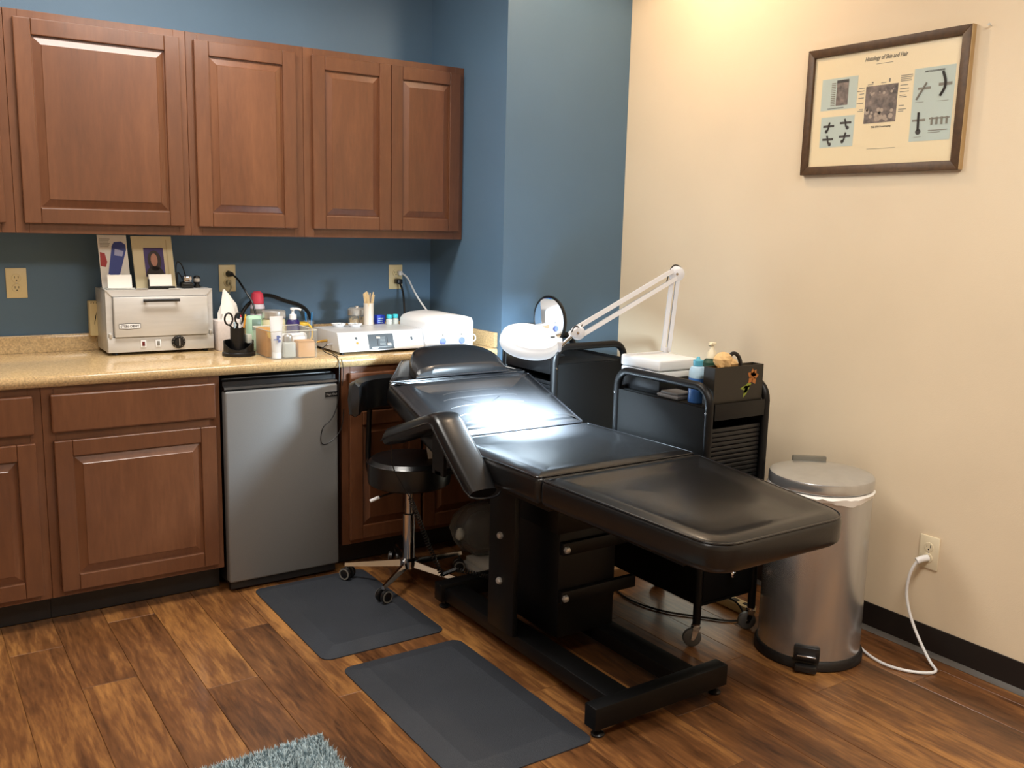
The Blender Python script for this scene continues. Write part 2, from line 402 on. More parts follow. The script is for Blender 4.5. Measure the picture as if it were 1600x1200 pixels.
def upper(x0, x1, doors, label):
    t = thing('upper_cabinet', label, 'cabinet', (x0, -0.001, 1.391), 'upper wall cabinets')
    z0, z1 = 1.391, 2.168
    B().box(x0 + 0.0006, x1 - 0.0006, -0.285, -0.001, z0 + 0.018, z1).obj('body', M_CAB, t, False)
    b = B(); s = 0.045
    xs = [x0 + 0.0006, x0 + s, x1 - s, x1 - 0.0006]
    b.box(xs[0], xs[1], -0.305, -0.285, z0, z1, 0.0012); b.box(xs[2], xs[3], -0.305, -0.285, z0, z1, 0.0012)
    b.box(xs[1], xs[2], -0.305, -0.285, z0, z0 + 0.045, 0.0012); b.box(xs[1], xs[2], -0.305, -0.285, z1 - 0.045, z1, 0.0012)
    b.obj('face_frame', M_CAB, t, smooth=False)
    for a, c in doors: door(t, a, c, 1.427, 2.14, -0.325, -0.3055)
    return t
upper(-0.34, 0.409, [(-0.31, 0.018), (0.022, 0.378)], 'wooden wall cabinet at the far left, cut off by the picture edge')
upper(0.409, 1.031, [(0.4375, 1.004)], 'wooden wall cabinet with one wide raised-panel door above the steriliser')
upper(1.031, 1.505, [(1.0585, 1.4685)], 'wooden wall cabinet with one narrower door, middle of the row')
upper(1.505, XC - 0.001, [(1.540, 1.9038), (1.9058, 2.257)], 'wooden wall cabinet with two narrow doors against the blue side wall')

def base(x0, x1, drawers, doors, label):
    t = thing('base_cabinet', label, 'cabinet', (x0, -0.001, 0), 'base cabinets under the worktop')
    B().box(x0 + 0.0006, x1 - 0.0006, -0.588, -0.001, 0.102, 0.872).obj('body', M_CAB, t, False)
    B().box(x0 + 0.0006, x1 - 0.0006, -0.535, -0.05, 0.0005, 0.102).obj('plinth', M_BASE, t, False)
    b = B(); s = 0.04; xs = [x0 + 0.0006, x0 + s, x1 - s, x1 - 0.0006]
    b.box(xs[0], xs[1], -0.608, -0.588, 0.102, 0.872, 0.0012); b.box(xs[2], xs[3], -0.608, -0.588, 0.102, 0.872, 0.0012)
    for z0, z1 in ((0.102, 0.14), (0.66, 0.72), (0.835, 0.872)): b.box(xs[1], xs[2], -0.608, -0.588, z0, z1, 0.0012)
    b.obj('face_frame', M_CAB, t, smooth=False)
    for a, c in drawers: drawer_front(t, a, c, 0.708, 0.845, -0.63, -0.6085)
    for a, c in doors: door(t, a, c, 0.1246, 0.678, -0.63, -0.6085, 0.058)
    return t
base(-0.40, 0.42, [(-0.37, 0.003), (0.03, 0.393)], [(-0.37, 0.003), (0.03, 0.393)], 'brown base cabinet at the left edge, drawers over doors')
base(0.42, 1.035, [(0.447, 1.0145)], [(0.451, 1.0131)], 'brown base cabinet left of the small fridge')
base(1.535, XC - 0.003, [(1.565, 1.90), (1.915, 2.25)], [(1.565, 1.90), (1.915, 2.25)], 'brown base cabinet behind the treatment bed head')
# worktop
top = thing('worktop', 'speckled tan laminate worktop with backsplash along the blue wall', 'worktop', (0.9, -0.3, 0.874))
prof = [(-0.0015, 0.874), (-0.605, 0.874), (-0.625, 0.872), (-0.634, 0.879), (-0.637, 0.890), (-0.637, 0.902), (-0.632, 0.911), (-0.622, 0.914), (-0.0015, 0.914)]
B().prism(prof, -0.60, XC - 0.0015, 'x').obj('counter_slab', M_TOP, top, smooth=True)
b = B(); b.prism([(-0.0015, 0.9145), (-0.022, 0.9145), (-0.022, ZB - 0.008), (-0.018, ZB - 0.001), (-0.0015, ZB)], -0.60, XC - 0.0015, 'x'); b.obj('backsplash', M_TOP, top)
b = B(); b.box(XC - 0.0215, XC - 0.0015, -0.637, -0.0225, 0.9145, ZB, 0.003); b.obj('side_backsplash', M_TOP, top)

# ------------------------------------------------------------------ outlets
def plate(o, c, u, n, mm):
    """u horizontal axis in wall plane, n normal; plate 72 x 118 mm"""
    c, u, n = Vector(c), Vector(u), Vector(n); z = Vector((0, 0, 1))
    M = Matrix((u, z, n)).transposed().to_4x4(); M.translation = c
    t = bmesh.new(); bb_ = B(); bb_.box(-0.037, 0.037, -0.059, 0.059, 0.0004, 0.006, 0.0025); bmesh.ops.transform(bb_.bm, matrix=M, verts=bb_.bm.verts); bb_.obj('cover_plate', mm, o)
    for s in (1, -1):
        q = B(); q.lathe([(0.0, 0.0085), (0.0165, 0.0085), (0.0172, 0.007), (0.0172, 0.0055)], (0, s * 0.0195, 0), 20); bmesh.ops.transform(q.bm, matrix=M, verts=q.bm.verts); r = q.obj('receptacle', mm, o)
        h = B(); h.box(-0.0075, -0.0055, s * 0.0195 - 0.001, s * 0.0195 + 0.008, 0.0085, 0.009); h.box(0.0055, 0.0075, s * 0.0195 - 0.001, s * 0.0195 + 0.008, 0.0085, 0.009); h.lathe([(0, 0.009), (0.0026, 0.009), (0.0026, 0.0085)], (0, s * 0.0195 - 0.008, 0), 10)
        bmesh.ops.transform(h.bm, matrix=M, verts=h.bm.verts); h.obj('slot', M_HOLE, r)
    w = B(); w.lathe([(0, 0.0075), (0.0025, 0.007), (0.003, 0.006)], (0, 0, 0), 10); bmesh.ops.transform(w.bm, matrix=M, verts=w.bm.verts); w.obj('screw', M_SILVER, o)
for x, z, lab in ((0.432, 1.191, 'ivory wall outlet with nothing plugged in, far left over the worktop'), (1.2615, 1.2015, 'ivory wall outlet with a black plug above the tissue box'), (2.0895, 1.1995, 'ivory wall outlet with black and white cords, nearest the corner')):
    o = thing('wall_outlet', lab, 'outlet', (x, 0, z)); plate(o, (x, 0, z), (1, 0, 0), (0, -1, 0), M_IVORY)
o = thing('wall_outlet', 'cream wall outlet with a white plug low on the cream wall', 'outlet', (XR, -2.3785, 0.367)); plate(o, (XR, -2.3785, 0.367), (0, -1, 0), (-1, 0, 0), M_CREAMP)

# ------------------------------------------------------------------ fridge
fr = thing('mini_fridge', 'small under-counter fridge with a silver door and black trim', 'fridge', (1.28, -0.3, 0))
fx0, fx1 = 1.043, 1.503
B().box(fx0 + 0.004, fx1 - 0.004, -0.595, -0.06, 0.03, 0.855, 0.006).obj('body', M_BLACKP, fr)
B().box(fx0, fx1, -0.65, -0.602, 0.044, 0.811, 0.009, 3).obj('door', M_FRIDGE, fr)
b = B(); b.box(fx0 + 0.006, fx1 - 0.006, -0.602, -0.5955, 0.05, 0.80); b.obj('door_gasket', M_RUBBER, fr)
b = B(); b.prism([(-0.5955, 0.8125), (-0.640, 0.8125), (-0.646, 0.818), (-0.640, 0.826), (-0.622, 0.829), (-0.622, 0.845), (-0.5955, 0.850)], fx0, fx1, 'x'); b.obj('grip_trim', M_BLACKP, fr)
B().box(fx0 + 0.01, fx1 - 0.01, -0.63, -0.5955, 0.012, 0.040).obj('kick_plate', M_RUBBER, fr)
for x in (fx0 + 0.05, fx1 - 0.05):
    for y in (-0.55, -0.12): B().cyl((x, y, 0.0005), (x, y, 0.031), 0.018, 12).obj('foot', M_RUBBER, fr)
bd = B().box(1.447, 1.500, -0.6530, -0.6502, 0.759, 0.779, 0.001); bo = bd.obj('badge', M_BLACKP, fr)
b = B(); b.box(1.446, 1.501, -0.6540, -0.6503, 0.7785, 0.7805); b.box(1.446, 1.448, -0.6540, -0.6503, 0.759, 0.7785); b.obj('badge_rim', M_CHROME, bo)
text('lettering', 'Magic Chef', 0.012, M_SILVER, bo, (1.4737, -0.6532, 0.765), (1, 0, 0), (0, 0, 1), width=0.045)

# ------------------------------------------------------------------ steriliser
st = thing('steriliser', 'brushed steel dry-heat steriliser with black handle and dial', 'steriliser', (0.915, -0.13, 0.9145))
sx0, sx1, sy0, sy1, sz0, sz1 = 0.713, 1.128, -0.240, -0.026, 0.926, 1.174
b = B(); b.box(sx0, sx1, sy0 + 0.035, sy1, sz0, sz1, 0.004)
b.prism([(sy0 + 0.036, sz0), (sy0 + 0.002, sz0), (sy0 + 0.002, 0.985), (sy0 + 0.036, 0.985)], sx0 + 0.001, sx1 - 0.001, 'x', 0.002)
# flared hood frame around the drop-down door
b.prism([(sx0, sz0), (sx0 + 0.024, 0.985), (sx0 + 0.024, sz1 - 0.026), (sx0, sz1)], sy0 + 0.0345, sy0 + 0.012, 'y')
b.prism([(sx1, sz0), (sx1 - 0.024, 0.985), (sx1 - 0.024, sz1 - 0.026), (sx1, sz1)], sy0 + 0.0345, sy0 + 0.012, 'y')
b.prism([(sx0, sz1), (sx0 + 0.024, sz1 - 0.026), (sx1 - 0.024, sz1 - 0.026), (sx1, sz1)], sy0 + 0.0345, sy0 + 0.008, 'y')
b.obj('casing', M_ALU, st)
dr = B().box(sx0 + 0.026, sx1 - 0.026, sy0 - 0.012, sy0 + 0.033, 0.988, sz1 - 0.028, 0.003).obj('door', M_ALU, st)
b = B(); b.cyl((0.845, sy0 - 0.034, 1.133), (0.985, sy0 - 0.034, 1.133), 0.006, 12); b.cyl((0.855, sy0 - 0.036, 1.133), (0.855, sy0 - 0.012, 1.133), 0.005); b.cyl((0.975, sy0 - 0.036, 1.133), (0.975, sy0 - 0.012, 1.133), 0.005); b.obj('handle', M_BLACKP, dr)
bx = [(0.754, 1.022), (0.79, 1.019), (0.836, 1.022), (0.836, 1.041), (0.79, 1.044), (0.754, 1.041)]
bg = B().prism(bx, sy0 - 0.0128, sy0 - 0.0122, 'y').obj('badge', M_BLACKP, dr)
# letters and white field lie on the badge
cx = sum(p[0] for p in bx) / 6; cz = sum(p[1] for p in bx) / 6
B().prism([(cx + (x - cx) * 0.96, cz + (z - cz) * 0.82) for x, z in bx], sy0 - 0.0132, sy0 - 0.0128, 'y').obj('badge_field', M_WHITE, dr)
text('lettering', 'STERI-DENT', 0.012, M_INK, dr, (0.795, sy0 - 0.0134, 1.0275), (1, 0, 0), (0, 0, 1), width=0.070, depth=0.0003, bold=0.0003)
for x, mm in ((0.846, M_DKRED), (0.903, M_GREY)):
    q = B().box(x - 0.0105, x + 0.0105, sy0 - 0.002, sy0 + 0.003, 0.943, 0.973, 0.001).obj('switch', M_WHITE, st)
    B().box(x - 0.0055, x + 0.0055, sy0 - 0.0045, sy0 - 0.0015, 0.949, 0.967, 0.001).obj('rocker', mm, q)
k = B().lathe([(0, 0), (0.027, 0), (0.027, 0.004), (0.019, 0.006), (0.017, 0.018), (0.0, 0.019)], (0.983, sy0 + 0.0018, 0.959), 28, (0, -1, 0)).obj('dial', M_BLACKP, st)
b = B()
for a in range(11):
    an = math.radians(-50 + a * 28); b.box(0.983 + 0.0225 * math.cos(an) - 0.0012, 0.983 + 0.0225 * math.cos(an) + 0.0012, sy0 - 0.0035, sy0 - 0.002, 0.959 + 0.0225 * math.sin(an) - 0.0012, 0.959 + 0.0225 * math.sin(an) + 0.0012)
b.box(0.9815, 0.9845, sy0 - 0.0185, sy0 - 0.004, 0.945, 0.975); b.obj('dial_marks', M_SILVER, k)
for x in (sx0 + 0.012, sx1 - 0.012): B().box(x - 0.006, x + 0.006, sy0 - 0.002, sy0 + 0.02, 0.985, 1.003, 0.002).obj('hinge', M_SILVER, st)
for x in (sx0 + 0.03, sx1 - 0.03):
    for y in (sy0 + 0.03, sy1 - 0.03): B().cyl((x, y, 0.9146), (x, y, 0.9265), 0.012, 12).obj('foot', M_RUBBER, st)

B().box(0.828, 0.875, sy0 + 0.006, sy0 + 0.05, sz1 + 0.0002, sz1 + 0.0035, 0.001).obj('latch_plate', M_SILVER, st)
B().box(0.955, 1.000, sy0 + 0.006, sy0 + 0.05, sz1 + 0.0002, sz1 + 0.0035, 0.001).obj('latch_plate', M_SILVER, st)
# wall surge adapter left of it
t = thing('surge_adapter', 'beige plug-in surge adapter on the wall left of the steriliser', 'adapter', (0.708, -0.001, 1.05))
B().box(0.684, 0.742, -0.045, -0.001, 0.974, 1.118, 0.005).obj('housing', M_IVORY, t)
b = B(); b.prism([(0.700, 1.02), (0.708, 1.05), (0.704, 1.05), (0.712, 1.075), (0.704, 1.047), (0.708, 1.047)], -0.0462, -0.0452, 'y'); b.obj('bolt_mark', M_HOLE, t)
b = B()
for i in range(5): b.box(0.690 + i * 0.010, 0.694 + i * 0.010, -0.0458, -0.0445, 1.108, 1.111)
b.obj('vent', M_HOLE, t)

# ------------------------------------------------------------------ things on the steriliser (z = 1.174)
ZT = 1.1745
def lean(xl, xr, y, z0, z1, tilt, th, m, name, parent, dx=0.0):
    """thin upright card leaning back"""
    b = B(); v = []
    for yy in (0, th):
        v += [(xl, y + yy, z0), (xr, y + yy, z0), (xr + dx, y + yy + tilt, z1), (xl + dx, y + yy + tilt, z1)]
    b._addv(v, [(0, 1, 2, 3), (7, 6, 5, 4), (0, 4, 5, 1), (1, 5, 6, 2), (2, 6, 7, 3), (3, 7, 4, 0)])
    return b.obj(name, m, parent, False)
bs = thing('brochure_stand', 'upright white brochure picturing a blue bottle, on top of the steriliser', 'brochure', (0.755, -0.17, ZT))
YB = -0.168
BX0, BX1 = 0.712, 0.824
lean(BX0 + 0.004, BX1, YB, ZT + 0.002, ZT + 0.211, 0.02, 0.004, M_PAPER, 'card', bs, -0.008)
def on(u, v_):   # point on the brochure face, u 0..1 across, v 0..1 up
    return (BX0 + 0.004 + (BX1 - BX0 - 0.004) * u - 0.008 * v_, YB + 0.02 * v_ - 0.0009, ZT + 0.002 + 0.209 * v_)
bt = B(); pts = [(0.26, 0.27), (0.42, 0.23), (0.66, 0.26), (0.95, 0.72), (0.95, 0.82), (0.80, 0.88), (0.56, 0.87), (0.47, 0.80)]
bt.quad(*[on(*p) for p in pts]); bt.obj('printed_bottle', M_BLUEP, bs, recalc=False)
bt = B(); bt.quad(*[tuple(Vector(on(*p)) + Vector((0, -0.0008, 0))) for p in [(0.52, 0.62), (0.80, 0.60), (0.86, 0.70), (0.56, 0.74)]])
bt.obj('printed_label', mat('pale_label', (170, 176, 214), 0.5), bs, recalc=False)
bt = B(); bt.quad(*[on(*p) for p in [(0.02, 0.42), (0.20, 0.40), (0.26, 0.50), (0.20, 0.66), (0.04, 0.68)]]); bt.obj('printed_red_bottle', M_RED, bs, recalc=False)
bt = B()
for i in range(6):
    v0 = 0.93 - i * 0.028; bt.quad(on(0.06, v0), on(0.42 - 0.03 * (i % 3), v0), on(0.42 - 0.03 * (i % 3), v0 - 0.010), on(0.06, v0 - 0.010))
bt.obj('printed_lines', M_INKG, bs, recalc=False)
B().box(BX0 + 0.0, BX1 + 0.010, YB - 0.030, YB + 0.030, ZT, ZT + 0.0035, 0.001).obj('acrylic_base', M_FROST, bs)
t = thing('business_cards', 'stack of white business cards in a clear holder before the brochure', 'cards', (0.78, -0.22, ZT))
lean(0.728, 0.818, -0.2165, ZT + 0.006, ZT + 0.057, 0.008, 0.006, M_PAPER, 'cards', t)
b = B(); b.box(0.722, 0.826, -0.2225, -0.2035, ZT + 0.0005, ZT + 0.005, 0.001); b.obj('holder', M_FROST, t)
ph = thing('photo_frame', 'cream photo frame with a small portrait, on the steriliser', 'picture frame', (0.91, -0.17, ZT))
PX0, PX1, YPH = 0.838, 1.000, -0.170
lean(PX0 + 0.006, PX1, YPH, ZT + 0.0005, ZT + 0.208, 0.022, 0.010, mat('cream_mat_board', (226, 214, 176), 0.6), 'frame', ph, -0.010)
def onp(u, v_, k=1): return (PX0 + 0.006 + (PX1 - PX0 - 0.006) * u - 0.010 * v_, YPH + 0.022 * v_ - 0.0008 * k, ZT + 0.0005 + 0.2075 * v_)
b = B(); b.quad(onp(0.27, 0.22), onp(0.76, 0.22), onp(0.76, 0.78), onp(0.27, 0.78)); b.obj('photograph', M_PURP, ph, recalc=False)
def ell(u, v_, ru, rv, k, m, n, a0=0, a1=360):
    b = B(); b.quad(*[onp(u + ru * math.cos(math.radians(a0 + (a1 - a0) * i / 20)), v_ + rv * math.sin(math.radians(a0 + (a1 - a0) * i / 20)), k) for i in range(20 if a1 - a0 >= 360 else 21)]); return b.obj(n, m, ph, recalc=False)
ell(0.52, 0.53, 0.17, 0.20, 2, M_HAIR, 'pictured_hair'); ell(0.51, 0.23, 0.23, 0.20, 2, mat('photo_dark_top', (52, 44, 40), 0.6), 'pictured_top', 0, 180)
ell(0.51, 0.545, 0.085, 0.125, 3, M_SKIN, 'pictured_face')
b = B(); b.quad(onp(0.84, 0.03, 1), onp(0.865, 0.03, 1), onp(0.865, 0.94, 1), onp(0.84, 0.94, 1)); b.obj('mat_fold', mat('mat_fold_tan', (206, 190, 146), 0.6), ph, recalc=False)  # narrow strip in a darker cream than the mat board
t = thing('business_cards', 'stack of white cards in a black desk holder before the photo', 'cards', (0.92, -0.22, ZT))
lean(0.884, 0.972, -0.2175, ZT + 0.012, ZT + 0.058, 0.010, 0.012, M_PAPER, 'cards', t)
b = B(); b.box(0.880, 0.982, -0.226, -0.198, ZT + 0.0005, ZT + 0.011, 0.002); b.box(0.880, 0.884, -0.219, -0.198, ZT + 0.011, ZT + 0.04, 0.001); b.obj('holder', M_BLACKP, t)
t = thing('magnifier_visor', 'black headband gadget with wires on the right of the steriliser', 'visor', (1.03, -0.17, ZT))
B().box(1.016, 1.062, -0.205, -0.150, ZT + 0.0005, ZT + 0.024, 0.006).obj('case', M_BLACKP, t)
B().box(1.024, 1.056, -0.202, -0.160, ZT + 0.0245, ZT + 0.050, 0.006).obj('grey_head', M_CHROME, t)
b = B(); b.tube([(1.006, -0.15, ZT + 0.008), (1.004, -0.15, ZT + 0.11), (1.03, -0.15, ZT + 0.10), (1.05, -0.14, ZT + 0.03)], 0.0025, 6, 3); b.tube([(1.010, -0.16, ZT + 0.008), (1.008, -0.155, ZT + 0.07), (1.024, -0.15, ZT + 0.05), (1.035, -0.15, ZT + 0.02)], 0.0022, 6, 3); b.obj('wire', M_BLACKP, t)
t = thing('small_black_bottle', 'little black bottle at the right end of the steriliser top', 'bottle', (1.083, -0.17, ZT))
B().lathe([(0, 0.0005), (0.015, 0.0005), (0.015, 0.008), (0.010, 0.010), (0.010, 0.018), (0.014, 0.022), (0.014, 0.042), (0.010, 0.048), (0, 0.050)], (1.083, -0.17, ZT), 18).obj('body', M_BLACKP, t)
B().lathe([(0.0142, 0.024), (0.0145, 0.026), (0.0145, 0.036), (0.0142, 0.038)], (1.083, -0.17, ZT), 18).obj('label_band', M_SILVER, t)

# ------------------------------------------------------------------ counter things left of the machine
ZC = 0.9145
t = thing('tissue_box', 'white patterned cube tissue box beside the steriliser', 'tissue box', (1.196, -0.20, ZC))
B().box(1.140, 1.252, -0.255, -0.143, ZC, ZC + 0.125, 0.003).obj('carton', M_TISSUEBOX, t)
b = B(); v = []
rr = random.Random(3); rings = []
for k, (h, w, d) in enumerate(((0.1245, 0.030, 0.020), (0.15, 0.036, 0.026), (0.19, 0.028, 0.018), (0.225, 0.016, 0.010), (0.252, 0.004, 0.003))):
    rings.append([b.bm.verts.new((1.193 + 0.010 * math.sin(k) + w * (1 + 0.3 * math.sin(5 * a * 2 * PI / 14 + k)) * math.cos(a * 2 * PI / 14), -0.199 + d * math.sin(a * 2 * PI / 14), ZC + h)) for a in range(14)])
for r0, r1 in zip(rings, rings[1:]):
    for k in range(14): b.bm.faces.new((r0[k], r0[(k + 1) % 14], r1[(k + 1) % 14], r1[k]))
b.bm.faces.new(rings[-1]); b.obj('tissue', M_PAPER, t)

og = thing('desk_organiser', 'round black tiered pen organiser on the worktop', 'organiser', (1.178, -0.405, ZC))
oc = (1.178, -0.405, ZC)
b = B(); b.lathe([(0, 0), (0.066, 0), (0.066, 0.012), (0.060, 0.016), (0.060, 0.018), (0, 0.018)], oc, 32)
for k in range(24):   # sloping wall: high at left, low at right
    a0, a1 = 2 * PI * k / 24, 2 * PI * (k + 1) / 24
    hh = lambda a: 0.060 - 0.034 * max(0.0, math.cos(a + 1.95)) ** 1.5
    vs = []
    for a in (a0, a1):
        for r in (0.060, 0.056):
            vs += [(oc[0] + r * math.cos(a), oc[1] + r * math.sin(a), ZC + 0.0165), (oc[0] + r * math.cos(a), oc[1] + r * math.sin(a), ZC + hh(a))]
    b._addv(vs, [(0, 1, 5, 4), (2, 6, 7, 3), (1, 3, 7, 5)])
b.obj('tray_base', M_BLACKP, og)
b = B(); b.lathe([(0.029, 0.0182), (0.029, 0.112), (0.027, 0.112), (0.027, 0.03), (0, 0.03)], (1.176, -0.40, ZC), 24); b.obj('pen_cup', M_BLACKP, og)
b = B(); b.box(1.206, 1.226, -0.43, -0.40, ZC + 0.05, ZC + 0.085, 0.002); b.obj('clear_insert', M_FROST, og)
def stick(name, label, p0, p1, r, m, cat, group=None, extra=None, base_z=None):
    t = thing(name, label, cat, p0, group)
    B().cyl(p0, p1, r, 10).obj('barrel', m, t)
    if extra: B().cyl(p1, tuple(Vector(p1) + (Vector(p1) - Vector(p0)).normalized() * extra[1]), r * 0.8, 10).obj('end', extra[0], t)
    return t
zc = ZC + 0.031
stick('pen', 'blue pen standing in the black organiser', (1.166, -0.415, zc), (1.158, -0.420, zc + 0.105), 0.0042, M_BLUELT, 'pen')
stick('pen', 'white pen standing in the black organiser', (1.176, -0.418, zc), (1.178, -0.424, zc + 0.098), 0.0042, M_WHITE, 'pen')
stick('pen', 'pink-topped pen standing in the black organiser', (1.184, -0.395, zc), (1.196, -0.385, zc + 0.120), 0.004, M_WHITE, 'pen', None, (M_PINK, 0.018))
stick('pencil', 'orange pencil with yellow end in the black organiser', (1.188, -0.408, zc), (1.208, -0.402, zc + 0.118), 0.004, mat('pencil_orange', (206, 140, 40), 0.5), 'pencil', None, (M_YEL, 0.016))
sc = thing('scissors', 'black-handled scissors standing in the pen organiser', 'scissors', (1.160, -0.398, zc))
for sx, an in ((-0.020, 0.0), (0.022, 0.2)):
    b = B(); c = Vector((1.160 + sx, -0.405, ZC + 0.148)); b.tube([c + Vector((0.016 * math.cos(a * PI / 8), 0.0, 0.024 * math.sin(a * PI / 8))) for a in range(16)], 0.0038, 8, 0, True); b.tube([c + Vector((0.2 * -sx, 0, -0.023)), Vector((1.163, -0.402, ZC + 0.095))], 0.004, 8); b.obj('handle', M_BLACKP, sc)
b = B(); b.prism([(1.158, ZC + 0.033), (1.166, ZC + 0.033), (1.168, ZC + 0.10), (1.158, ZC + 0.10)], -0.403, -0.401, 'y'); b.obj('blades', M_CHROME, sc)

# clear tray and what is in it
tx0, tx1, ty0, ty1 = 1.245, 1.436, -0.598, -0.385
tr = thing('acrylic_tray', 'clear acrylic tray holding bottles, jars and a wooden box', 'tray', (1.34, -0.49, ZC))
B().box(tx0, tx1, ty0, ty1, ZC + 0.0003, ZC + 0.003).obj('tray_floor', M_CLEAR, tr)
for q in ((tx0, tx1, ty0, ty0 + 0.003), (tx0, tx1, ty1 - 0.003, ty1), (tx0, tx0 + 0.003, ty0 + 0.003, ty1 - 0.003), (tx1 - 0.003, tx1, ty0 + 0.003, ty1 - 0.003)):
    B().box(*q, ZC + 0.003, ZC + 0.112).obj('tray_side', M_CLEAR, tr)
b = B(); b.tube([(tx0, ty0, ZC + 0.112), (tx1, ty0, ZC + 0.112), (tx1, ty1, ZC + 0.112), (tx0, ty1, ZC + 0.112)], 0.002, 6, 0, True); b.obj('rim', mat('acrylic_edge', (214, 214, 204), 0.2), tr)
zf = ZC + 0.0034
t = thing('cream_tube', 'white squeeze tube with blue lettering at the front of the tray', 'tube', (1.278, -0.570, zf))
B().lathe([(0, 0), (0.018, 0), (0.018, 0.022), (0.0175, 0.023), (0, 0.023)], (1.278, -0.570, zf), 24).obj('cap', M_WHITE, t)
b = B(); rings = []
for h, rx, ry in ((0.0235, 0.017, 0.017), (0.06, 0.021, 0.017), (0.11, 0.025, 0.011), (0.155, 0.027, 0.003), (0.166, 0.027, 0.0015)):
    rings.append([b.bm.verts.new((1.278 + rx * math.cos(2 * PI * a / 20), -0.570 + ry * math.sin(2 * PI * a / 20), zf + h)) for a in range(20)])
for r0, r1 in zip(rings, rings[1:]):
    for k in range(20): b.bm.faces.new((r0[k], r0[(k + 1) % 20], r1[(k + 1) % 20], r1[k]))
b.bm.faces.new(rings[0]); b.bm.faces.new(rings[-1]); b.obj('tube_body', M_WHITE, t)
b = B()
for (x, z, w, h) in ((1.274, 0.083, 0.004, 0.018), (1.279, 0.078, 0.003, 0.028), (1.284, 0.070, 0.004, 0.010), (1.284, 0.086, 0.004, 0.006), (1.268, 0.076, 0.018, 0.003)): b.box(x - w / 2, x + w / 2, -0.5925, -0.5885, zf + z - h / 2, zf + z + h / 2)
b.obj('blue_print', mat('tube_blue', (60, 96, 190), 0.5), t)
t = thing('glass_jar', 'small frosted jar with a silver lid beside the white tube', 'jar', (1.328, -0.560, zf))
b = B(); b.box(1.302, 1.354, -0.586, -0.534, zf, zf + 0.062, 0.008, 3); b.obj('body', M_FROST, t)
B().lathe([(0, 0.0625), (0.018, 0.0625), (0.020, 0.066), (0.019, 0.085), (0.012, 0.092), (0, 0.093)], (1.328, -0.560, zf), 20).obj('lid', M_SILVER, t)
t = thing('wooden_box', 'small plain wooden box at the right front of the tray', 'box', (1.396, -0.565, zf))
B().box(1.361, 1.430, -0.590, -0.535, zf, zf + 0.060, 0.0015).obj('body', M_WOODL, t)
B().box(1.362, 1.429, -0.589, -0.536, zf + 0.0602, zf + 0.066, 0.0015).obj('lid', M_WOODL, t)
t = thing('wipes_packet', 'white soft packet with a label behind the wooden box', 'packet', (1.385, -0.50, zf))
B().box(1.320, 1.425, -0.525, -0.480, zf, zf + 0.088, 0.012, 3).obj('packet', M_WHITE, t)
b = B(); b.tube([(1.345, -0.527, zf + 0.075), (1.40, -0.527, zf + 0.095), (1.418, -0.527, zf + 0.085), (1.418, -0.527, zf + 0.065)], 0.0022, 6, 2); b.obj('wire_loop', M_WHITE, t)
t = thing('bamboo_block', 'bamboo block box with a rounded front at the tray left side', 'box', (1.27, -0.47, zf))
B().box(1.251, 1.300, -0.53, -0.40, zf, zf + 0.108, 0.003).obj('body', M_WOODL, t)
B().lathe([(0, 0), (0.022, 0), (0.022, 0.003), (0, 0.003)], (1.276, -0.5302, zf + 0.092), 20, (0, -1, 0)).obj('round_face', mat('pale_yellow_disc', (236, 204, 120), 0.5), t)
b = B(); b.box(1.274, 1.2765, -0.5345, -0.5334, zf + 0.076, zf + 0.106); b.obj('dark_hand', M_INK, t)
# behind the tray
t = thing('storage_jar', 'wide cream jar with a silver screw lid behind the tray', 'jar', (1.355, -0.325, ZC))
B().lathe([(0, 0), (0.046, 0), (0.048, 0.006), (0.048, 0.128), (0.044, 0.137), (0, 0.138)], (1.355, -0.325, ZC), 28).obj('body', mat('cream_glass', (228, 220, 180), 0.3), t)
B().lathe([(0.049, 0.1385), (0.050, 0.141), (0.050, 0.166), (0.046, 0.170), (0, 0.170)], (1.355, -0.325, ZC), 28).obj('lid', M_SILVER, t)
t = thing('pump_bottle', 'purple lotion bottle with a white pump behind the tray', 'bottle', (1.432, -0.345, ZC))
B().lathe([(0, 0), (0.027, 0), (0.028, 0.004), (0.028, 0.120), (0.022, 0.130), (0, 0.131)], (1.432, -0.345, ZC), 24).obj('body', M_NAVY, t)
b = B(); b.lathe([(0.015, 0.1312), (0.015, 0.152), (0.006, 0.155), (0.006, 0.170), (0.011, 0.172), (0.011, 0.180), (0, 0.182)], (1.432, -0.345, ZC), 18); b.tube([(1.432, -0.345, ZC + 0.176), (1.450, -0.355, ZC + 0.177), (1.462, -0.362, ZC + 0.171)], 0.0045, 8, 1); b.obj('pump', M_WHITE, t)
t = thing('mug', 'grey mug with a yellow handle and rim behind the tray', 'mug', (1.475, -0.335, ZC))
B().lathe([(0, 0), (0.027, 0), (0.027, 0.110), (0.024, 0.110), (0.024, 0.02), (0, 0.02)], (1.475, -0.335, ZC), 22).obj('cup', M_GREY, t)
b = B(); b.lathe([(0.0275, 0.104), (0.0285, 0.108), (0.0285, 0.116), (0.0245, 0.116), (0.0245, 0.1105)], (1.475, -0.335, ZC), 22); b.tube([(1.500, -0.345, ZC + 0.108), (1.516, -0.35, ZC + 0.09), (1.516, -0.35, ZC + 0.05), (1.502, -0.345, ZC + 0.03)], 0.0045, 8, 2); b.obj('handle', M_YEL, t)
t = thing('spray_can', 'white bottle with a pink cap standing by the blue wall', 'bottle', (1.352, -0.13, ZC))
B().lathe([(0, 0), (0.030, 0), (0.031, 0.004), (0.031, 0.170), (0.027, 0.182), (0, 0.183)], (1.352, -0.13, ZC), 24).obj('body', mat('lilac_white', (214, 206, 216), 0.4), t)
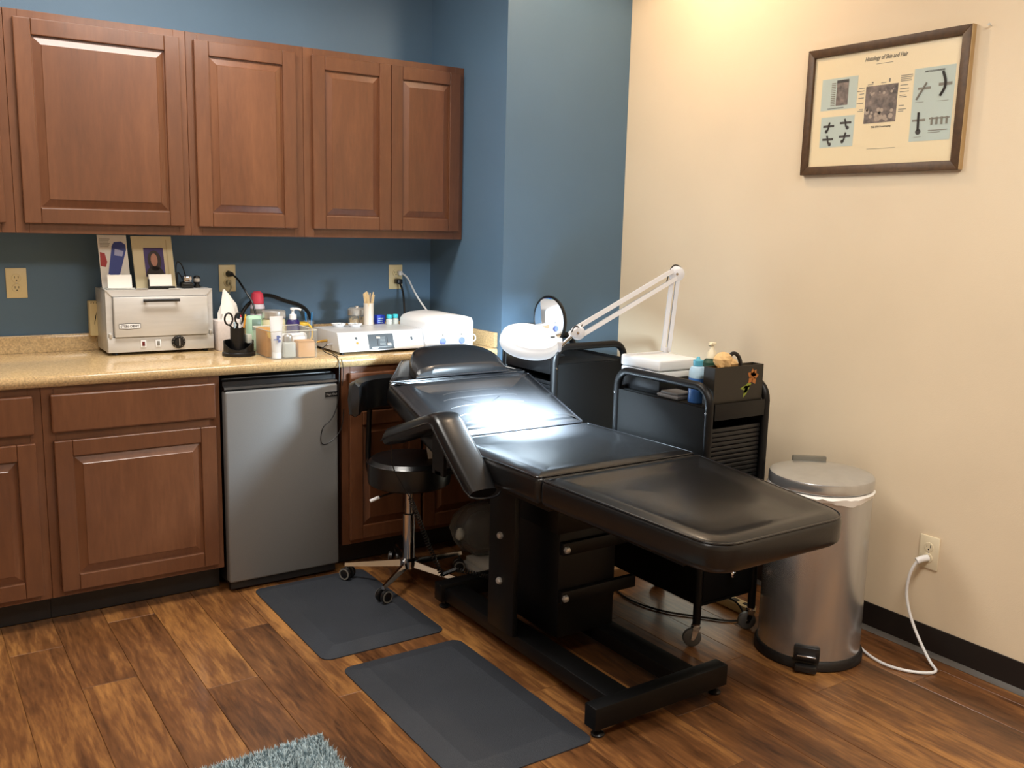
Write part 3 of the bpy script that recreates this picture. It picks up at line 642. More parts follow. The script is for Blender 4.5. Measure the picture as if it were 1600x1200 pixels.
B().lathe([(0.0275, 0.1832), (0.0275, 0.205), (0.024, 0.228), (0.014, 0.236), (0, 0.238)], (1.352, -0.13, ZC), 24).obj('cap', M_PINK, t)
B().lathe([(0.0313, 0.140), (0.0316, 0.142), (0.0316, 0.160), (0.0313, 0.162)], (1.352, -0.13, ZC), 24).obj('grey_band', M_GREY, t)
t = thing('mint_case', 'mint green plastic case with a rounded window beside the organiser', 'case', (1.275, -0.30, ZC))
B().box(1.245, 1.312, -0.325, -0.275, ZC + 0.0003, ZC + 0.15, 0.016, 3).obj('shell', M_MINT, t)
B().box(1.262, 1.298, -0.3275, -0.3252, ZC + 0.09, ZC + 0.135, 0.001).obj('window', mat('grey_green_window', (120, 146, 134), 0.3), t)
t = thing('clear_tumbler', 'clear tumbler holding blue pens behind the machine', 'tumbler', (1.535, -0.262, ZC))
B().lathe([(0, 0.0003), (0.020, 0.0003), (0.024, 0.115), (0.022, 0.115), (0.018, 0.004), (0, 0.004)], (1.535, -0.262, ZC), 20).obj('glass', M_CLEAR, t)
for dx, dy in ((-0.008, 0.004), (0.009, -0.003)):
    stick('pen', ['blue pen in the clear tumbler, left one', 'blue pen in the clear tumbler, right one'][dx > 0], (1.535 + dx * 0.6, -0.262 + dy, ZC + 0.006), (1.535 + dx * 1.6, -0.262 + dy, ZC + 0.150), 0.0036, mat('pen_blue', (40, 120, 180), 0.35), 'pen')

# ------------------------------------------------------------------ epilator machine 1
m1 = thing('electrolysis_machine', 'low silver box machine with a dark slider panel on the worktop', 'machine', (1.74, -0.44, ZC))
def m1p(zf_): return -0.583 + (zf_ - 0.926) * 0.33     # sloping front
zt1 = 1.006
b = B(); b.prism([(-0.583, 0.926), (m1p(zt1 - 0.006), zt1 - 0.006), (m1p(zt1) + 0.006, zt1), (-0.300, zt1), (-0.300, 0.926)], 1.541, 1.938, 'x', 0.002); b.obj('casing', mat('silver_grey_paint', (208, 210, 212), 0.4, 0.2), m1)
fa = B()
def fq(x0, x1, z0, z1, e=0.0008):  # thin slab on the sloping front
    v = []
    for k in (0, 1):
        for x, z in ((x0, z0), (x1, z0), (x1, z1), (x0, z1)): v.append((x, m1p(z) - (e if k else -0.0002), z - (e * 0.33 if k else 0)))
    return v
FQ = [(0, 1, 2, 3), (4, 7, 6, 5), (0, 4, 5, 1), (1, 5, 6, 2), (2, 6, 7, 3), (3, 7, 4, 0)]
fa._addv(fq(1.543, 1.936, 0.930, 0.998), FQ); fa.obj('front_plate', mat('pale_grey_front', (226, 226, 224), 0.45), m1, False)
pn = B(); pn._addv(fq(1.676, 1.793, 0.932, 0.994, 0.0022), FQ); pno = pn.obj('control_panel', M_CHAR, m1, False)
sl = B()
for q in ((1.717, 1.719, 0.946, 0.986), (1.763, 1.765, 0.946, 0.986)): sl._addv(fq(*q, 0.003), FQ)
sl.obj('slider_slot', M_INK, pno, False)
for q in ((1.712, 1.730, 0.978, 0.986), (1.760, 1.778, 0.949, 0.957)):
    s_ = B(); s_._addv(fq(*q, 0.008), FQ); s_.obj('slider_knob', M_SILVER, pno, False)
s_ = B(); s_._addv(fq(1.690, 1.780, 0.9415, 0.9428, 0.003), FQ)
for i in range(7): s_._addv(fq(1.728, 1.754, 0.950 + i * 0.005, 0.9508 + i * 0.005, 0.003), FQ)
s_.obj('scale_lines', mat('panel_print', (170, 178, 180), 0.5), pno, False)
text('lettering', 'Fischer', 0.0085, M_WHITE, pno, (1.703, m1p(0.935) - 0.0025, 0.935), (1, 0, 0), (0, 0.33, 1), shear=0.2, depth=0.0004, bold=0.0002, width=0.032)
for x, z, mm in ((1.622, 0.982, M_CHAR), (1.624, 0.962, M_BRASS), (1.880, 0.973, M_CHAR)):
    s_ = B(); s_._addv(fq(x - 0.004, x + 0.004, z - 0.004 - (0.004 if x > 1.8 else 0), z + 0.004, 0.006), FQ); s_.obj('indicator', mm, m1, False)
for x in (1.56, 1.92):
    for y in (-0.56, -0.32): B().cyl((x, y, ZC + 0.0002), (x, y, 0.9265), 0.010, 10).obj('foot', M_RUBBER, m1)
b = B(); b.cyl((1.541, -0.45, 0.962), (1.515, -0.45, 0.960), 0.006, 10); b.cyl((1.515, -0.45, 0.960), (1.49, -0.452, 0.958), 0.004, 10); b.obj('brass_jack', M_BRASS, m1)
b = B(); b.cyl((1.541, -0.50, 0.952), (1.518, -0.502, 0.950), 0.005, 10); b.obj('chrome_jack', M_CHROME, m1)
# machine 2
m2 = thing('white_machine', 'glossy white curved-top machine with blue knobs near the corner', 'machine', (2.06, -0.44, ZC))
b = B(); b.prism([(1.9425, 0.9152), (2.186, 0.9152), (2.188, 1.030), (2.180, 1.050), (2.14, 1.060), (2.06, 1.068), (1.99, 1.062), (1.955, 1.050), (1.9425, 1.035)], -0.583, -0.335, 'y', 0.006); b.obj('casing', M_WHITE, m2)
for x in (2.028, 2.125):
    B().lathe([(0, 0), (0.015, 0), (0.015, 0.006), (0.012, 0.010), (0, 0.011)], (x, -0.5832, 0.950), 20, (0, -1, 0)).obj('knob', M_PERI, m2)
    B().lathe([(0.004, 0), (0.004, 0.001), (0, 0.001)], (x, -0.5832, 0.978), 12, (0, -1, 0)).obj('indicator', M_INKG, m2)
b = B(); b.tube([(2.187, -0.57, 0.972), (2.204, -0.572, 0.970), (2.206, -0.573, 0.945), (2.187, -0.57, 0.942)], 0.003, 8, 2); b.obj('ring_handle', M_WHITE, m2)
# things on machine 1 (top z = 1.006)
Z1 = zt1 + 0.0004
def dish(x, y, lab):
    t = thing('small_dish', lab, 'dish', (x, y, Z1), 'white dishes on the silver machine')
    B().lathe([(0, 0), (0.020, 0), (0.031, 0.012), (0.032, 0.014), (0.029, 0.014), (0.019, 0.004), (0, 0.004)], (x, y, Z1), 24).obj('bowl', M_WHITE, t)
    b = B()
    for k in range(7): b.box(x + 0.016 * math.cos(k * 2.4) * (k % 3) / 2 - 0.004, x + 0.016 * math.cos(k * 2.4) * (k % 3) / 2 + 0.004, y + 0.016 * math.sin(k * 2.4) * (k % 3) / 2 - 0.003, y + 0.016 * math.sin(k * 2.4) * (k % 3) / 2 + 0.003, Z1 + 0.006 + 0.0005 * k, Z1 + 0.012 + 0.0006 * k)
    b.obj('contents', M_SILVER, t)
    return t
dish(1.640, -0.345, 'small white dish on the left of the silver machine'); dish(1.706, -0.372, 'small white dish right of the other dish, before the sticks jar')
def sticks(parent, c, r, h, n, m, seed, spread):
    b = B(); rr = random.Random(seed)
    for k in range(n):
        a = rr.uniform(0, 2 * PI); q = r * math.sqrt(rr.random()); a2 = a + rr.uniform(-0.4, 0.4)
        p0 = Vector((c[0] + q * math.cos(a), c[1] + q * math.sin(a), c[2])); p1 = Vector((c[0] + (q + spread) * math.cos(a2), c[1] + (q + spread) * math.sin(a2), c[2] + h * rr.uniform(0.9, 1.05)))
        b.cyl(p0, p1, 0.0024, 6)
    o = b.obj('sticks', m, parent); o['kind'] = 'stuff'; return o
t = thing('spatula_cup', 'clear cup of tall wooden waxing sticks on the silver machine', 'cup', (1.793, -0.325, Z1))
B().lathe([(0, 0), (0.022, 0), (0.0225, 0.098), (0.0205, 0.098), (0.020, 0.003), (0, 0.003)], (1.793, -0.325, Z1), 22).obj('cup', clear('milky_cup', (236, 226, 212), 0.7, 0.3), t)
sticks(t, (1.793, -0.325, Z1 + 0.004), 0.010, 0.138, 14, M_STICK, 5, 0.018)
t = thing('stick_jar', 'short jar of wooden sticks with a silver lid on the machine', 'jar', (1.772, -0.400 + 0.06, Z1)) if False else None
t = thing('stick_jar', 'glass jar of short wooden sticks under a silver lid', 'jar', (1.778, -0.235, ZC))
B().lathe([(0, 0.0002), (0.040, 0.0002), (0.041, 0.128), (0.038, 0.128), (0.037, 0.004), (0, 0.004)], (1.778, -0.235, ZC), 24).obj('glass', M_CLEAR, t)
sticks(t, (1.778, -0.235, ZC + 0.005), 0.030, 0.112, 44, M_STICK, 8, 0.003)
B().lathe([(0.041, 0.1285), (0.042, 0.130), (0.042, 0.155), (0.034, 0.162), (0.010, 0.163), (0.008, 0.170), (0, 0.171)], (1.778, -0.235, ZC), 24).obj('lid', M_SILVER, t)
t = thing('blue_carton', 'small bright blue carton standing behind the waxing sticks', 'carton', (1.885, -0.26, ZC))
B().box(1.858, 1.898, -0.275, -0.245, ZC + 0.0003, ZC + 0.128, 0.0015).obj('carton', mat('bright_blue_card', (30, 60, 190), 0.45), t)
b = B()
for i in range(4): b.box(1.864, 1.890 - 0.004 * (i % 2), -0.2758, -0.2752, ZC + 0.112 - i * 0.009, ZC + 0.115 - i * 0.009)
b.obj('print', M_BLUELT, t)
for x, y, lab in ((1.893, -0.330, 'little clear bottle with a teal cap, left of the pair'), (1.928, -0.322, 'little clear bottle with a teal cap, right of the pair')):
    t = thing('teal_cap_bottle', lab, 'bottle', (x, y, Z1), 'teal-capped bottles on the silver machine')
    B().lathe([(0, 0), (0.015, 0), (0.015, 0.020), (0.010, 0.026), (0, 0.0262)], (x, y, Z1), 18).obj('body', M_FROST, t)
    B().lathe([(0.0115, 0.0265), (0.0125, 0.028), (0.0125, 0.042), (0.010, 0.044), (0, 0.044)], (x, y, Z1), 18).obj('cap', M_TEAL, t)

# ------------------------------------------------------------------ cords on the counter wall
def cord(name, label, pts, r, m, smooth=3, plug=None, n=8):
    t = thing(name, label, 'cable', pts[0])
    B().tube(pts, r, n, smooth).obj('cable', m, t)
    if plug: plug(t)
    return t
def plug1(t): B().cyl((1.266, -0.0095, 1.221), (1.270, -0.040, 1.221), 0.014, 14, 0.010).obj('plug', M_BLACKP, t)
cord('power_cable', 'black cord arching from the outlet down behind the jars', [(1.269, -0.038, 1.221), (1.276, -0.09, 1.21), (1.290, -0.15, 1.16), (1.318, -0.19, 1.10), (1.312, -0.23, 1.02), (1.305, -0.24, 0.93)], 0.0042, M_BLACKP, 3, plug1)
def plug2(t): B().box(1.252, 1.272, -0.034, -0.0095, 1.172, 1.194, 0.005).obj('plug', mat('greyish_ivory', (176, 166, 130), 0.5), t)
cord('power_cable', 'thin ivory cord hanging from the lower socket behind the tissue', [(1.262, -0.033, 1.183), (1.262, -0.06, 1.165), (1.245, -0.07, 1.14), (1.235, -0.10, 1.05), (1.235, -0.10, 0.93)], 0.003, mat('ivory_cord', (150, 142, 112), 0.5), 3, plug2)
cord('thick_cable', 'thick black cable lying wavy against the blue wall', [(1.29, -0.06, 0.93), (1.30, -0.055, 1.05), (1.36, -0.05, 1.11), (1.43, -0.045, 1.132), (1.51, -0.04, 1.098), (1.575, -0.045, 1.082), (1.618, -0.05, 1.05), (1.632, -0.06, 0.99), (1.632, -0.07, 0.93)], 0.0085, M_BLACKP, 3)
def plug3(t): B().box(2.078, 2.106, -0.052, -0.0095, 1.166, 1.192, 0.007).obj('plug', M_BLACKP, t)
cord('power_cable', 'black cord dropping from the outlet nearest the corner', [(2.094, -0.045, 1.168), (2.098, -0.07, 1.13), (2.088, -0.10, 1.06), (2.072, -0.14, 1.00), (2.060, -0.20, 0.935)], 0.005, M_BLACKP, 3, plug3)
def plug4(t): B().box(2.094, 2.114, -0.035, -0.0095, 1.208, 1.230, 0.005).obj('plug', M_WHITE, t)
cord('power_cable', 'white cord curving from the corner outlet to the white machine', [(2.106, -0.033, 1.222), (2.128, -0.06, 1.20), (2.138, -0.10, 1.14), (2.150, -0.16, 1.08), (2.156, -0.24, 1.03), (2.150, -0.333, 1.00)], 0.0045, M_WHITE, 3, plug4)
cord('probe_cable', 'thin black probe cord hanging over the worktop front', [(1.516, -0.502, 0.950), (1.490, -0.51, 0.935), (1.492, -0.56, 0.924), (1.505, -0.62, 0.920), (1.512, -0.645, 0.905), (1.508, -0.652, 0.83), (1.500, -0.656, 0.72), (1.47, -0.657, 0.66), (1.43, -0.657, 0.64), (1.42, -0.657, 0.56), (1.47, -0.657, 0.57), (1.52, -0.652, 0.62), (1.53, -0.645, 0.70)], 0.0019, M_BLACKP, 3)
cord('probe_cable', 'second thin black cord beside the fridge top', [(1.530, -0.53, 0.918), (1.520, -0.60, 0.918), (1.526, -0.645, 0.905), (1.528, -0.65, 0.85), (1.520, -0.655, 0.80)], 0.0016, M_BLACKP, 3)

# ------------------------------------------------------------------ floor mats
def fmat(x0, x1, y0, y1, label):
    b = B(); r = 0.035; rings = []
    def loop(ins, z):
        a0, a1, c0, c1 = x0 + ins, x1 - ins, y0 + ins, y1 - ins; rr = max(0.008, r - ins * 0.4); L = []
        for cx_, cy_, st_ in ((a1 - rr, c1 - rr, 0), (a0 + rr, c1 - rr, 90), (a0 + rr, c0 + rr, 180), (a1 - rr, c0 + rr, 270)):
            for k in range(6):
                a = math.radians(st_ + k * 18); L.append(b.bm.verts.new((cx_ + rr * math.cos(a), cy_ + rr * math.sin(a), z)))
        return L
    rings = [loop(0, 0.0006), loop(0, 0.004), loop(0.066, 0.0188), loop(0.069, 0.0190)]
    for r0, r1 in zip(rings, rings[1:]):
        n = len(r0)
        for k in range(n): b.bm.faces.new((r0[k], r0[(k + 1) % n], r1[(k + 1) % n], r1[k]))
    b.bm.faces.new(rings[-1]); b.bm.faces.new(list(reversed(rings[0])))
    o = b.obj('floor_mat', M_MAT, None, smooth=False); tag(o, label, 'mat')
fmat(1.133, 1.603, -1.375, -0.655, 'charcoal anti-fatigue mat before the fridge, under the stool wheels')
fmat(1.160, 1.605, -2.235, -1.455, 'charcoal anti-fatigue mat beside the bed, nearest the viewer')

# ------------------------------------------------------------------ treatment bed
bed = thing('treatment_bed', 'black padded treatment bed with reclined back on a black steel base', 'bed', (1.93, -1.75, 0))
def outline(hw0, hw1, L, r0, r1, n=7):
    """symmetric outline in (u across, s along): half width hw0 at s=0, hw1 at s=L; corner radii"""
    pts = [(-hw0, 0), (hw0, 0), (hw1, L), (-hw1, L)]; rad = [r0, r0, r1, r1]; out = []
    for i in range(4):
        p = Vector(pts[i]); a = Vector(pts[i - 1]); c = Vector(pts[(i + 1) % 4]); r = rad[i]
        d0 = (a - p).normalized(); d1 = (c - p).normalized()
        if r <= 0.001: out.append(p); continue
        half = d0.angle(d1) / 2; t_ = r / math.tan(half)
        p0, p1 = p + d0 * t_, p + d1 * t_
        for k in range(n + 1):
            q = k / n; out.append((1 - q) ** 2 * p0 + 2 * q * (1 - q) * p + q * q * p1)
    return out
def pad(name, hw0, hw1, L, r0, r1, origin, sdir, ndir, th, er, prof, parent, m=M_LEATHER, dense=10):
    """upholstered pad. prof: list of (scale toward centre, height above edge)"""
    o2 = outline(hw0, hw1, L, r0, r1)
    # resample long edges so the crown shades smoothly
    pts = []
    for i, p in enumerate(o2):
        q = o2[(i + 1) % len(o2)]; k = max(1, int((q - p).length / 0.06))
        for j in range(k): pts.append(p.lerp(q, j / k))
    O, S, N = Vector(origin), Vector(sdir).normalized(), Vector(ndir).normalized(); U = Vector((1, 0, 0))
    cen = Vector((0, L / 2)); b = B(); rings = []
    def ring(f, h): return [b.bm.verts.new(O + U * f(p).x + S * f(p).y + N * h) for p in pts]
    m_ = len(pts); nor = []
    for i in range(m_):
        t_ = (pts[(i + 1) % m_] - pts[i - 1]); nn = Vector((t_.y, -t_.x)).normalized()
        if nn.dot(pts[i] - cen) < 0: nn = -nn
        nor.append(nn)
    idx = {id(p): i for i, p in enumerate(pts)}
    ins = lambda d: (lambda p: p - nor[idx[id(p)]] * d)
    rings.append(ring(ins(er * 0.6), -th)); rings.append(ring(ins(er * 0.15), -th + er * 0.4)); rings.append(ring(ins(0), -th + er))
    for a in range(0, 91, 18): rings.append(ring(ins(er * (1 - math.cos(math.radians(a)))), -er + er * math.sin(math.radians(a))))
    for sc_, h in prof:
        d = lambda p, sc_=sc_: cen + (p - nor[idx[id(p)]] * er - cen) * sc_
        rings.append(ring(d, h))
    for r0_, r1_ in zip(rings, rings[1:]):
        for k in range(m_): b.bm.faces.new((r0_[k], r0_[(k + 1) % m_], r1_[(k + 1) % m_], r1_[k]))
    cv = b.bm.verts.new(O + S * cen.y + N * prof[-1][1])
    for k in range(m_): b.bm.faces.new((rings[-1][k], rings[-1][(k + 1) % m_], cv))
    b.bm.faces.new(rings[0])
    ob = b.obj(name, m, parent)
    # piping along the top edge
    c = B(); c.tube([O + U * (p.x - nor[i].x * er * 0.25) + S * (p.y - nor[i].y * er * 0.25) + N * (-er * 0.22) for i, p in enumerate(pts)], 0.0032, 6, 0, True); c.obj('piping', M_PIPE, ob)
    return ob
CX = 1.933
# leg section: joint at y=-1.93 (z .71) to foot end (z .686)
sd = Vector((0, -0.668, -0.022)).normalized(); nd = Vector((0, -sd.z, sd.y)); nd = nd if nd.z > 0 else -nd
DEP = [(0.97, 0.004), (0.90, 0.003), (0.80, -0.006), (0.72, -0.010), (0.5, -0.008), (0.25, -0.005)]
pad('leg_cushion', 0.335, 0.268, 0.668, 0.02, 0.10, (CX, -1.934, 0.708), sd, nd, 0.085, 0.022, DEP, bed)
sd = Vector((0, 0.60, -0.008)).normalized(); nd = Vector((0, -sd.z, sd.y)); nd = nd if nd.z > 0 else -nd
pad('seat_cushion', 0.335, 0.335, 0.60, 0.025, 0.02, (CX, -1.926, 0.712), sd, nd, 0.09, 0.022, [(0.97, 0.004), (0.88, 0.002), (0.78, -0.008), (0.6, -0.010), (0.3, -0.008)], bed)
TB = math.atan2(0.140, 0.40); sd = Vector((0, math.cos(TB), math.sin(TB))); nd = Vector((0, -math.sin(TB), math.cos(TB)))
BO = Vector((CX, -1.318, 0.706))
back = pad('back_cushion', 0.330, 0.335, 0.43, 0.02, 0.015, BO, sd, nd, 0.095, 0.030, [(0.97, 0.007), (0.88, 0.010), (0.80, 0.004), (0.70, -0.008), (0.6, -0.011), (0.3, -0.012)], bed)
b = B()
for s_ in (0.11, 0.165, 0.225, 0.285, 0.33, 0.37):
    hw = 0.15 if s_ > 0.3 else 0.17
    P = [BO + Vector((1, 0, 0)) * u + sd * (s_ - 0.015 * abs(u / hw) ** 4) + nd * (-0.0125) for u in [hw * (k / 8 - 1) for k in range(17)]]
    b.tube(P, 0.0028, 6)
b.obj('sewn_rib', M_LEATHER, back)
# head section, narrowing
HO = BO + sd * 0.434
TH = math.radians(10); sd = Vector((0, math.cos(TH), math.sin(TH))); nd = Vector((0, -math.sin(TH), math.cos(TH)))
head = pad('head_cushion', 0.332, 0.150, 0.255, 0.012, 0.05, HO, sd, nd, 0.075, 0.020, [(0.96, 0.003), (0.85, 0.003), (0.6, 0.002), (0.3, 0.002)], bed)
# pillow: half-moon wedge lying on the head section
pl = thing('head_pillow', 'black half-moon pillow lying on the bed headrest', 'pillow', HO + sd * 0.1)
PO = HO - sd * 0.004 + nd * 0.004
b = B(); NX = 28; rings = []
W0 = 0.218
def pil(u):   # depth of the half moon at u in -1..1
    return 0.195 * (1 - abs(u) ** 2.6) ** 0.55 + 0.006
secs = []
for i in range(NX + 1):
    u = -1 + 2 * i / NX; u = math.sin(u * PI / 2); D = pil(u); H = 0.070 * (1 - abs(u) ** 5) ** 0.5 + 0.014
    prof_ = [(0.0, 0.0), (-0.012, H * 0.18), (-0.010, H * 0.40), (0.004, H * 0.58), (0.010, H * 0.61), (max(D * 0.5, 0.05), H * 0.86), (max(D * 0.74, 0.055), H * 0.99), (max(D * 0.90, 0.058), H * 0.92), (max(D, 0.0595), H * 0.5), (max(D - 0.004, 0.058), 0.0)]
    k = min(1, D / 0.06); prof_ = [(a * k, h) for a, h in prof_]
    rings.append([b.bm.verts.new(PO + Vector((1, 0, 0)) * (u * W0 - 0.0) + sd * a + nd * (h + 0.001)) for a, h in prof_])
for r0, r1 in zip(rings, rings[1:]):
    n = len(r0)
    for k in range(n): b.bm.faces.new((r0[k], r1[k], r1[(k + 1) % n], r0[(k + 1) % n]))
b.bm.faces.new(rings[0]); b.bm.faces.new(rings[-1]); po = b.obj('cushion', M_LEATHER, pl)
c = B(); c.tube([PO + Vector((1, 0, 0)) * (math.sin((-1 + 2 * i / NX) * PI / 2) * W0) + sd * (-0.010) + nd * 0.010 for i in range(NX + 1)], 0.004, 6); c.obj('piping', M_PIPE, po)

# armrest: inverted-V padded arm on the left side
ar = None
path = [(-1.060, 0.690), (-1.10, 0.712), (-1.25, 0.765), (-1.36, 0.805), (-1.42, 0.826), (-1.46, 0.828), (-1.495, 0.805), (-1.56, 0.752), (-1.64, 0.690), (-1.715, 0.632)]
xl, xr, th = 1.490, 1.602, 0.058
b = B(); rings = []
for i, p in enumerate(path):
    a, c = Vector(path[max(i - 1, 0)]), Vector(path[min(i + 1, len(path) - 1)]); t_ = (c - a).normalized(); n_ = Vector((-t_.y, t_.x)); n_ = n_ if n_.y > 0 else -n_
    if i == 0: n_ = Vector((0.35, 1)).normalized()
    P = Vector(p); ring = []; R = 0.020
    e = 0.6 if i in (0, len(path) - 1) else 1.0
    for cx_, h0, st_ in ((xr - R, -R, 90), (xl + R, -R, 0), (xl + R, -th + R, 270), (xr - R, -th + R, 180)):
        pass
    prof_ = []
    for cx_, h0, angs in ((xl + R, -R, (180, 150, 120, 90)), ((xl + xr) / 2, 0.004 - R, (90,)), (xr - R, -R, (90, 60, 30, 0)), (xr - R, -th + R, (0, -45, -90)), (xl + R, -th + R, (-90, -135, -180))):
        for an in angs: prof_.append((cx_ + R * math.cos(math.radians(an)), h0 + R * math.sin(math.radians(an))))
    mx_ = (xl + xr) / 2
    for x, h in prof_:
        x = mx_ + (x - mx_) * (0.86 if e < 1 else 1); h = -th / 2 + (h + th / 2) * (0.75 if e < 1 else 1)
        q = P + n_ * h; ring.append(b.bm.verts.new((x, q.x, q.y)))
    rings.append(ring)
for r0, r1 in zip(rings, rings[1:]):
    n = len(r0)
    for k in range(n): b.bm.faces.new((r0[k], r1[k], r1[(k + 1) % n], r0[(k + 1) % n]))
b.bm.faces.new(rings[0]); b.bm.faces.new(rings[-1])
arm = b.obj('armrest', M_LEATHER, bed)
c = B(); pts = []
for i, p in enumerate(path):
    a, cc = Vector(path[max(i - 1, 0)]), Vector(path[min(i + 1, len(path) - 1)]); t_ = (cc - a).normalized(); n_ = Vector((-t_.y, t_.x)); n_ = n_ if n_.y > 0 else -n_
    q = Vector(p) - n_ * (th * 0.55); pts.append((xl - 0.001, q.x, q.y))
last = Vector(path[-1]) + (Vector(path[-1]) - Vector(path[-2])).normalized() * 0.003
pts.append((xl + 0.03, last.x - 0.010, last.y - 0.028)); pts.append((xr - 0.02, last.x - 0.010, last.y - 0.028)); pts.append((xr + 0.001, last.x + 0.004, last.y - 0.018))
c.tube(pts, 0.0032, 6, 1); c.obj('piping', M_PIPE, arm)
b = B(); b.box(1.548, 1.56, -1.44, -1.36, 0.60, 0.775); b.box(1.548, 1.66, -1.42, -1.38, 0.60, 0.612); b.obj('arm_bracket', M_BLACKM, bed)
# underframe and base
b = B()
b.box(1.66, 2.21, -1.90, -1.34, 0.585, 0.618, 0.003); b.box(1.70, 1.74, -2.45, -1.88, 0.580, 0.612, 0.003); b.box(2.13, 2.17, -2.45, -1.88, 0.580, 0.612, 0.003)
b.obj('under_frame', M_BLACKM, bed)
b = B(); 
B().box(1.625, 2.24, -1.42, -1.23, 0.5945, 0.6065, 0.002).obj('light_block_panel', M_BLACKM, bed)  # unseen panel added to stop lamp light leaking through the cushion gap
q0 = Vector((0, -1.36, 0.60)); q1 = q0 + sd * 0.56
for x in (1.72, 2.11): b.tube([(x, q0.y, q0.z), (x, q1.y, q1.z)], 0.014, 8)
b.obj('back_frame', M_BLACKM, bed)
b = B(); b.box(1.60, 2.14, -2.238, -2.186, 0.030, 0.100, 0.004); b.obj('front_foot_bar', M_BLACKM, bed)
b = B(); b.box(1.68, 2.16, -1.205, -1.150, 0.030, 0.100, 0.004); b.obj('rear_foot_bar', M_BLACKM, bed)
for x0, x1 in ((1.695, 1.783), (1.975, 2.06)):
    B().box(x0, x1, -2.1855, -1.2055, 0.035, 0.085, 0.003).obj('base_rail', M_BLACKM, bed)
for x, y in ((1.632, -2.212), (2.112, -2.212), (1.71, -1.178), (2.13, -1.178)):
    B().lathe([(0, 0.0004), (0.020, 0.0004), (0.021, 0.006), (0.014, 0.012), (0.007, 0.014), (0.007, 0.031), (0, 0.031)], (x, y, 0), 16).obj('foot', M_BLACKP, bed)
B().box(1.80, 2.045, -1.78, -1.46, 0.0852, 0.46, 0.004).obj('lower_column', M_BLACKM, bed)
B().box(1.775, 2.070, -1.80, -1.44, 0.4605, 0.584, 0.004).obj('upper_column', M_BLACKM, bed)
for x0 in (1.672, 2.075): B().box(x0, x0 + 0.02, -1.70, -1.545, 0.0855, 0.584, 0.003).obj('side_plate', M_BLACKM, bed)
for z in (0.235, 0.405): B().box(1.80, 2.125, -1.803, -1.781, z - 0.022, z + 0.022, 0.003).obj('link_bar', M_BLACKM, bed)
for x, y, z, d in ((1.672, -1.62, 0.425, (-1, 0, 0)), (1.672, -1.62, 0.264, (-1, 0, 0)), (1.812, -1.803, 0.405, (0, -1, 0)), (1.812, -1.803, 0.235, (0, -1, 0))):
    B().lathe([(0.013, 0), (0.013, 0.006), (0.010, 0.012), (0.005, 0.014), (0, 0.014)], (x, y, z), 6, d).obj('bolt', M_SILVER, bed)
# coiled cord
t = thing('coiled_cable', 'black coiled cord hanging from the armrest to the floor', 'cable', (1.70, -1.07, 0.01))
b = B(); b.tube([(1.53, -1.075, 0.640), (1.532, -1.080, 0.56), (1.56, -1.09, 0.50), (1.60, -1.10, 0.43)], 0.0022, 6, 2); b.obj('straight_lead', M_BLACKP, t)
A = [Vector((1.60, -1.10, 0.43)), Vector((1.635, -1.105, 0.34)), Vector((1.68, -1.11, 0.22)), Vector((1.735, -1.11, 0.10)), Vector((1.80, -1.11, 0.112)), Vector((1.86, -1.23, 0.112)), Vector((1.90, -1.32, 0.103)), Vector((1.92, -1.40, 0.100))]
P = []; NT = 78
for k in range(NT * 6 + 1):
    f = k / (NT * 6) * (len(A) - 1); i = min(int(f), len(A) - 2); q = A[i].lerp(A[i + 1], f - i); ta = (A[i + 1] - A[i]).normalized(); o1 = ta.orthogonal().normalized(); o2_ = ta.cross(o1)
    P.append(q + (o1 * math.cos(k * PI / 3) + o2_ * math.sin(k * PI / 3)) * 0.0080)
b = B(); b.tube(P, 0.0026, 4); b.obj('coil', M_BLACKP, t)

# ------------------------------------------------------------------ stool
so = thing('rolling_stool', 'black rolling stool with chrome five-star base and padded backrest', 'stool', (1.70, -0.90, 0))
sc_ = (1.70, -0.90)
B().lathe([(0, 0.425), (0.150, 0.425), (0.165, 0.435), (0.168, 0.470), (0.164, 0.520), (0.150, 0.533), (0.08, 0.538), (0, 0.538)], (*sc_, 0), 40).obj('seat', M_LEATHER, so)
B().lathe([(0.1675, 0.517), (0.171, 0.520), (0.1675, 0.523)], (*sc_, 0), 40).obj('seat_piping', M_PIPE, so)
b = B(); b.lathe([(0, 0.075), (0.038, 0.075), (0.038, 0.105), (0.026, 0.115), (0.026, 0.30), (0.016, 0.303), (0.016, 0.42), (0, 0.42)], (*sc_, 0), 24); b.obj('gas_column', M_CHROME, so)
B().box(1.63, 1.77, -0.97, -0.83, 0.408, 0.4248, 0.003).obj('seat_plate', M_BLACKM, so)
b = B(); b.tube([(1.66, -0.93, 0.412), (1.59, -0.92, 0.40), (1.56, -0.915, 0.392)], 0.004, 8); b.obj('lever_rod', M_BLACKM, so)
b = B(); b.tube([(1.560, -0.915, 0.392), (1.525, -0.905, 0.378)], 0.007, 8); b.obj('lever_tip', M_WHITE, so)
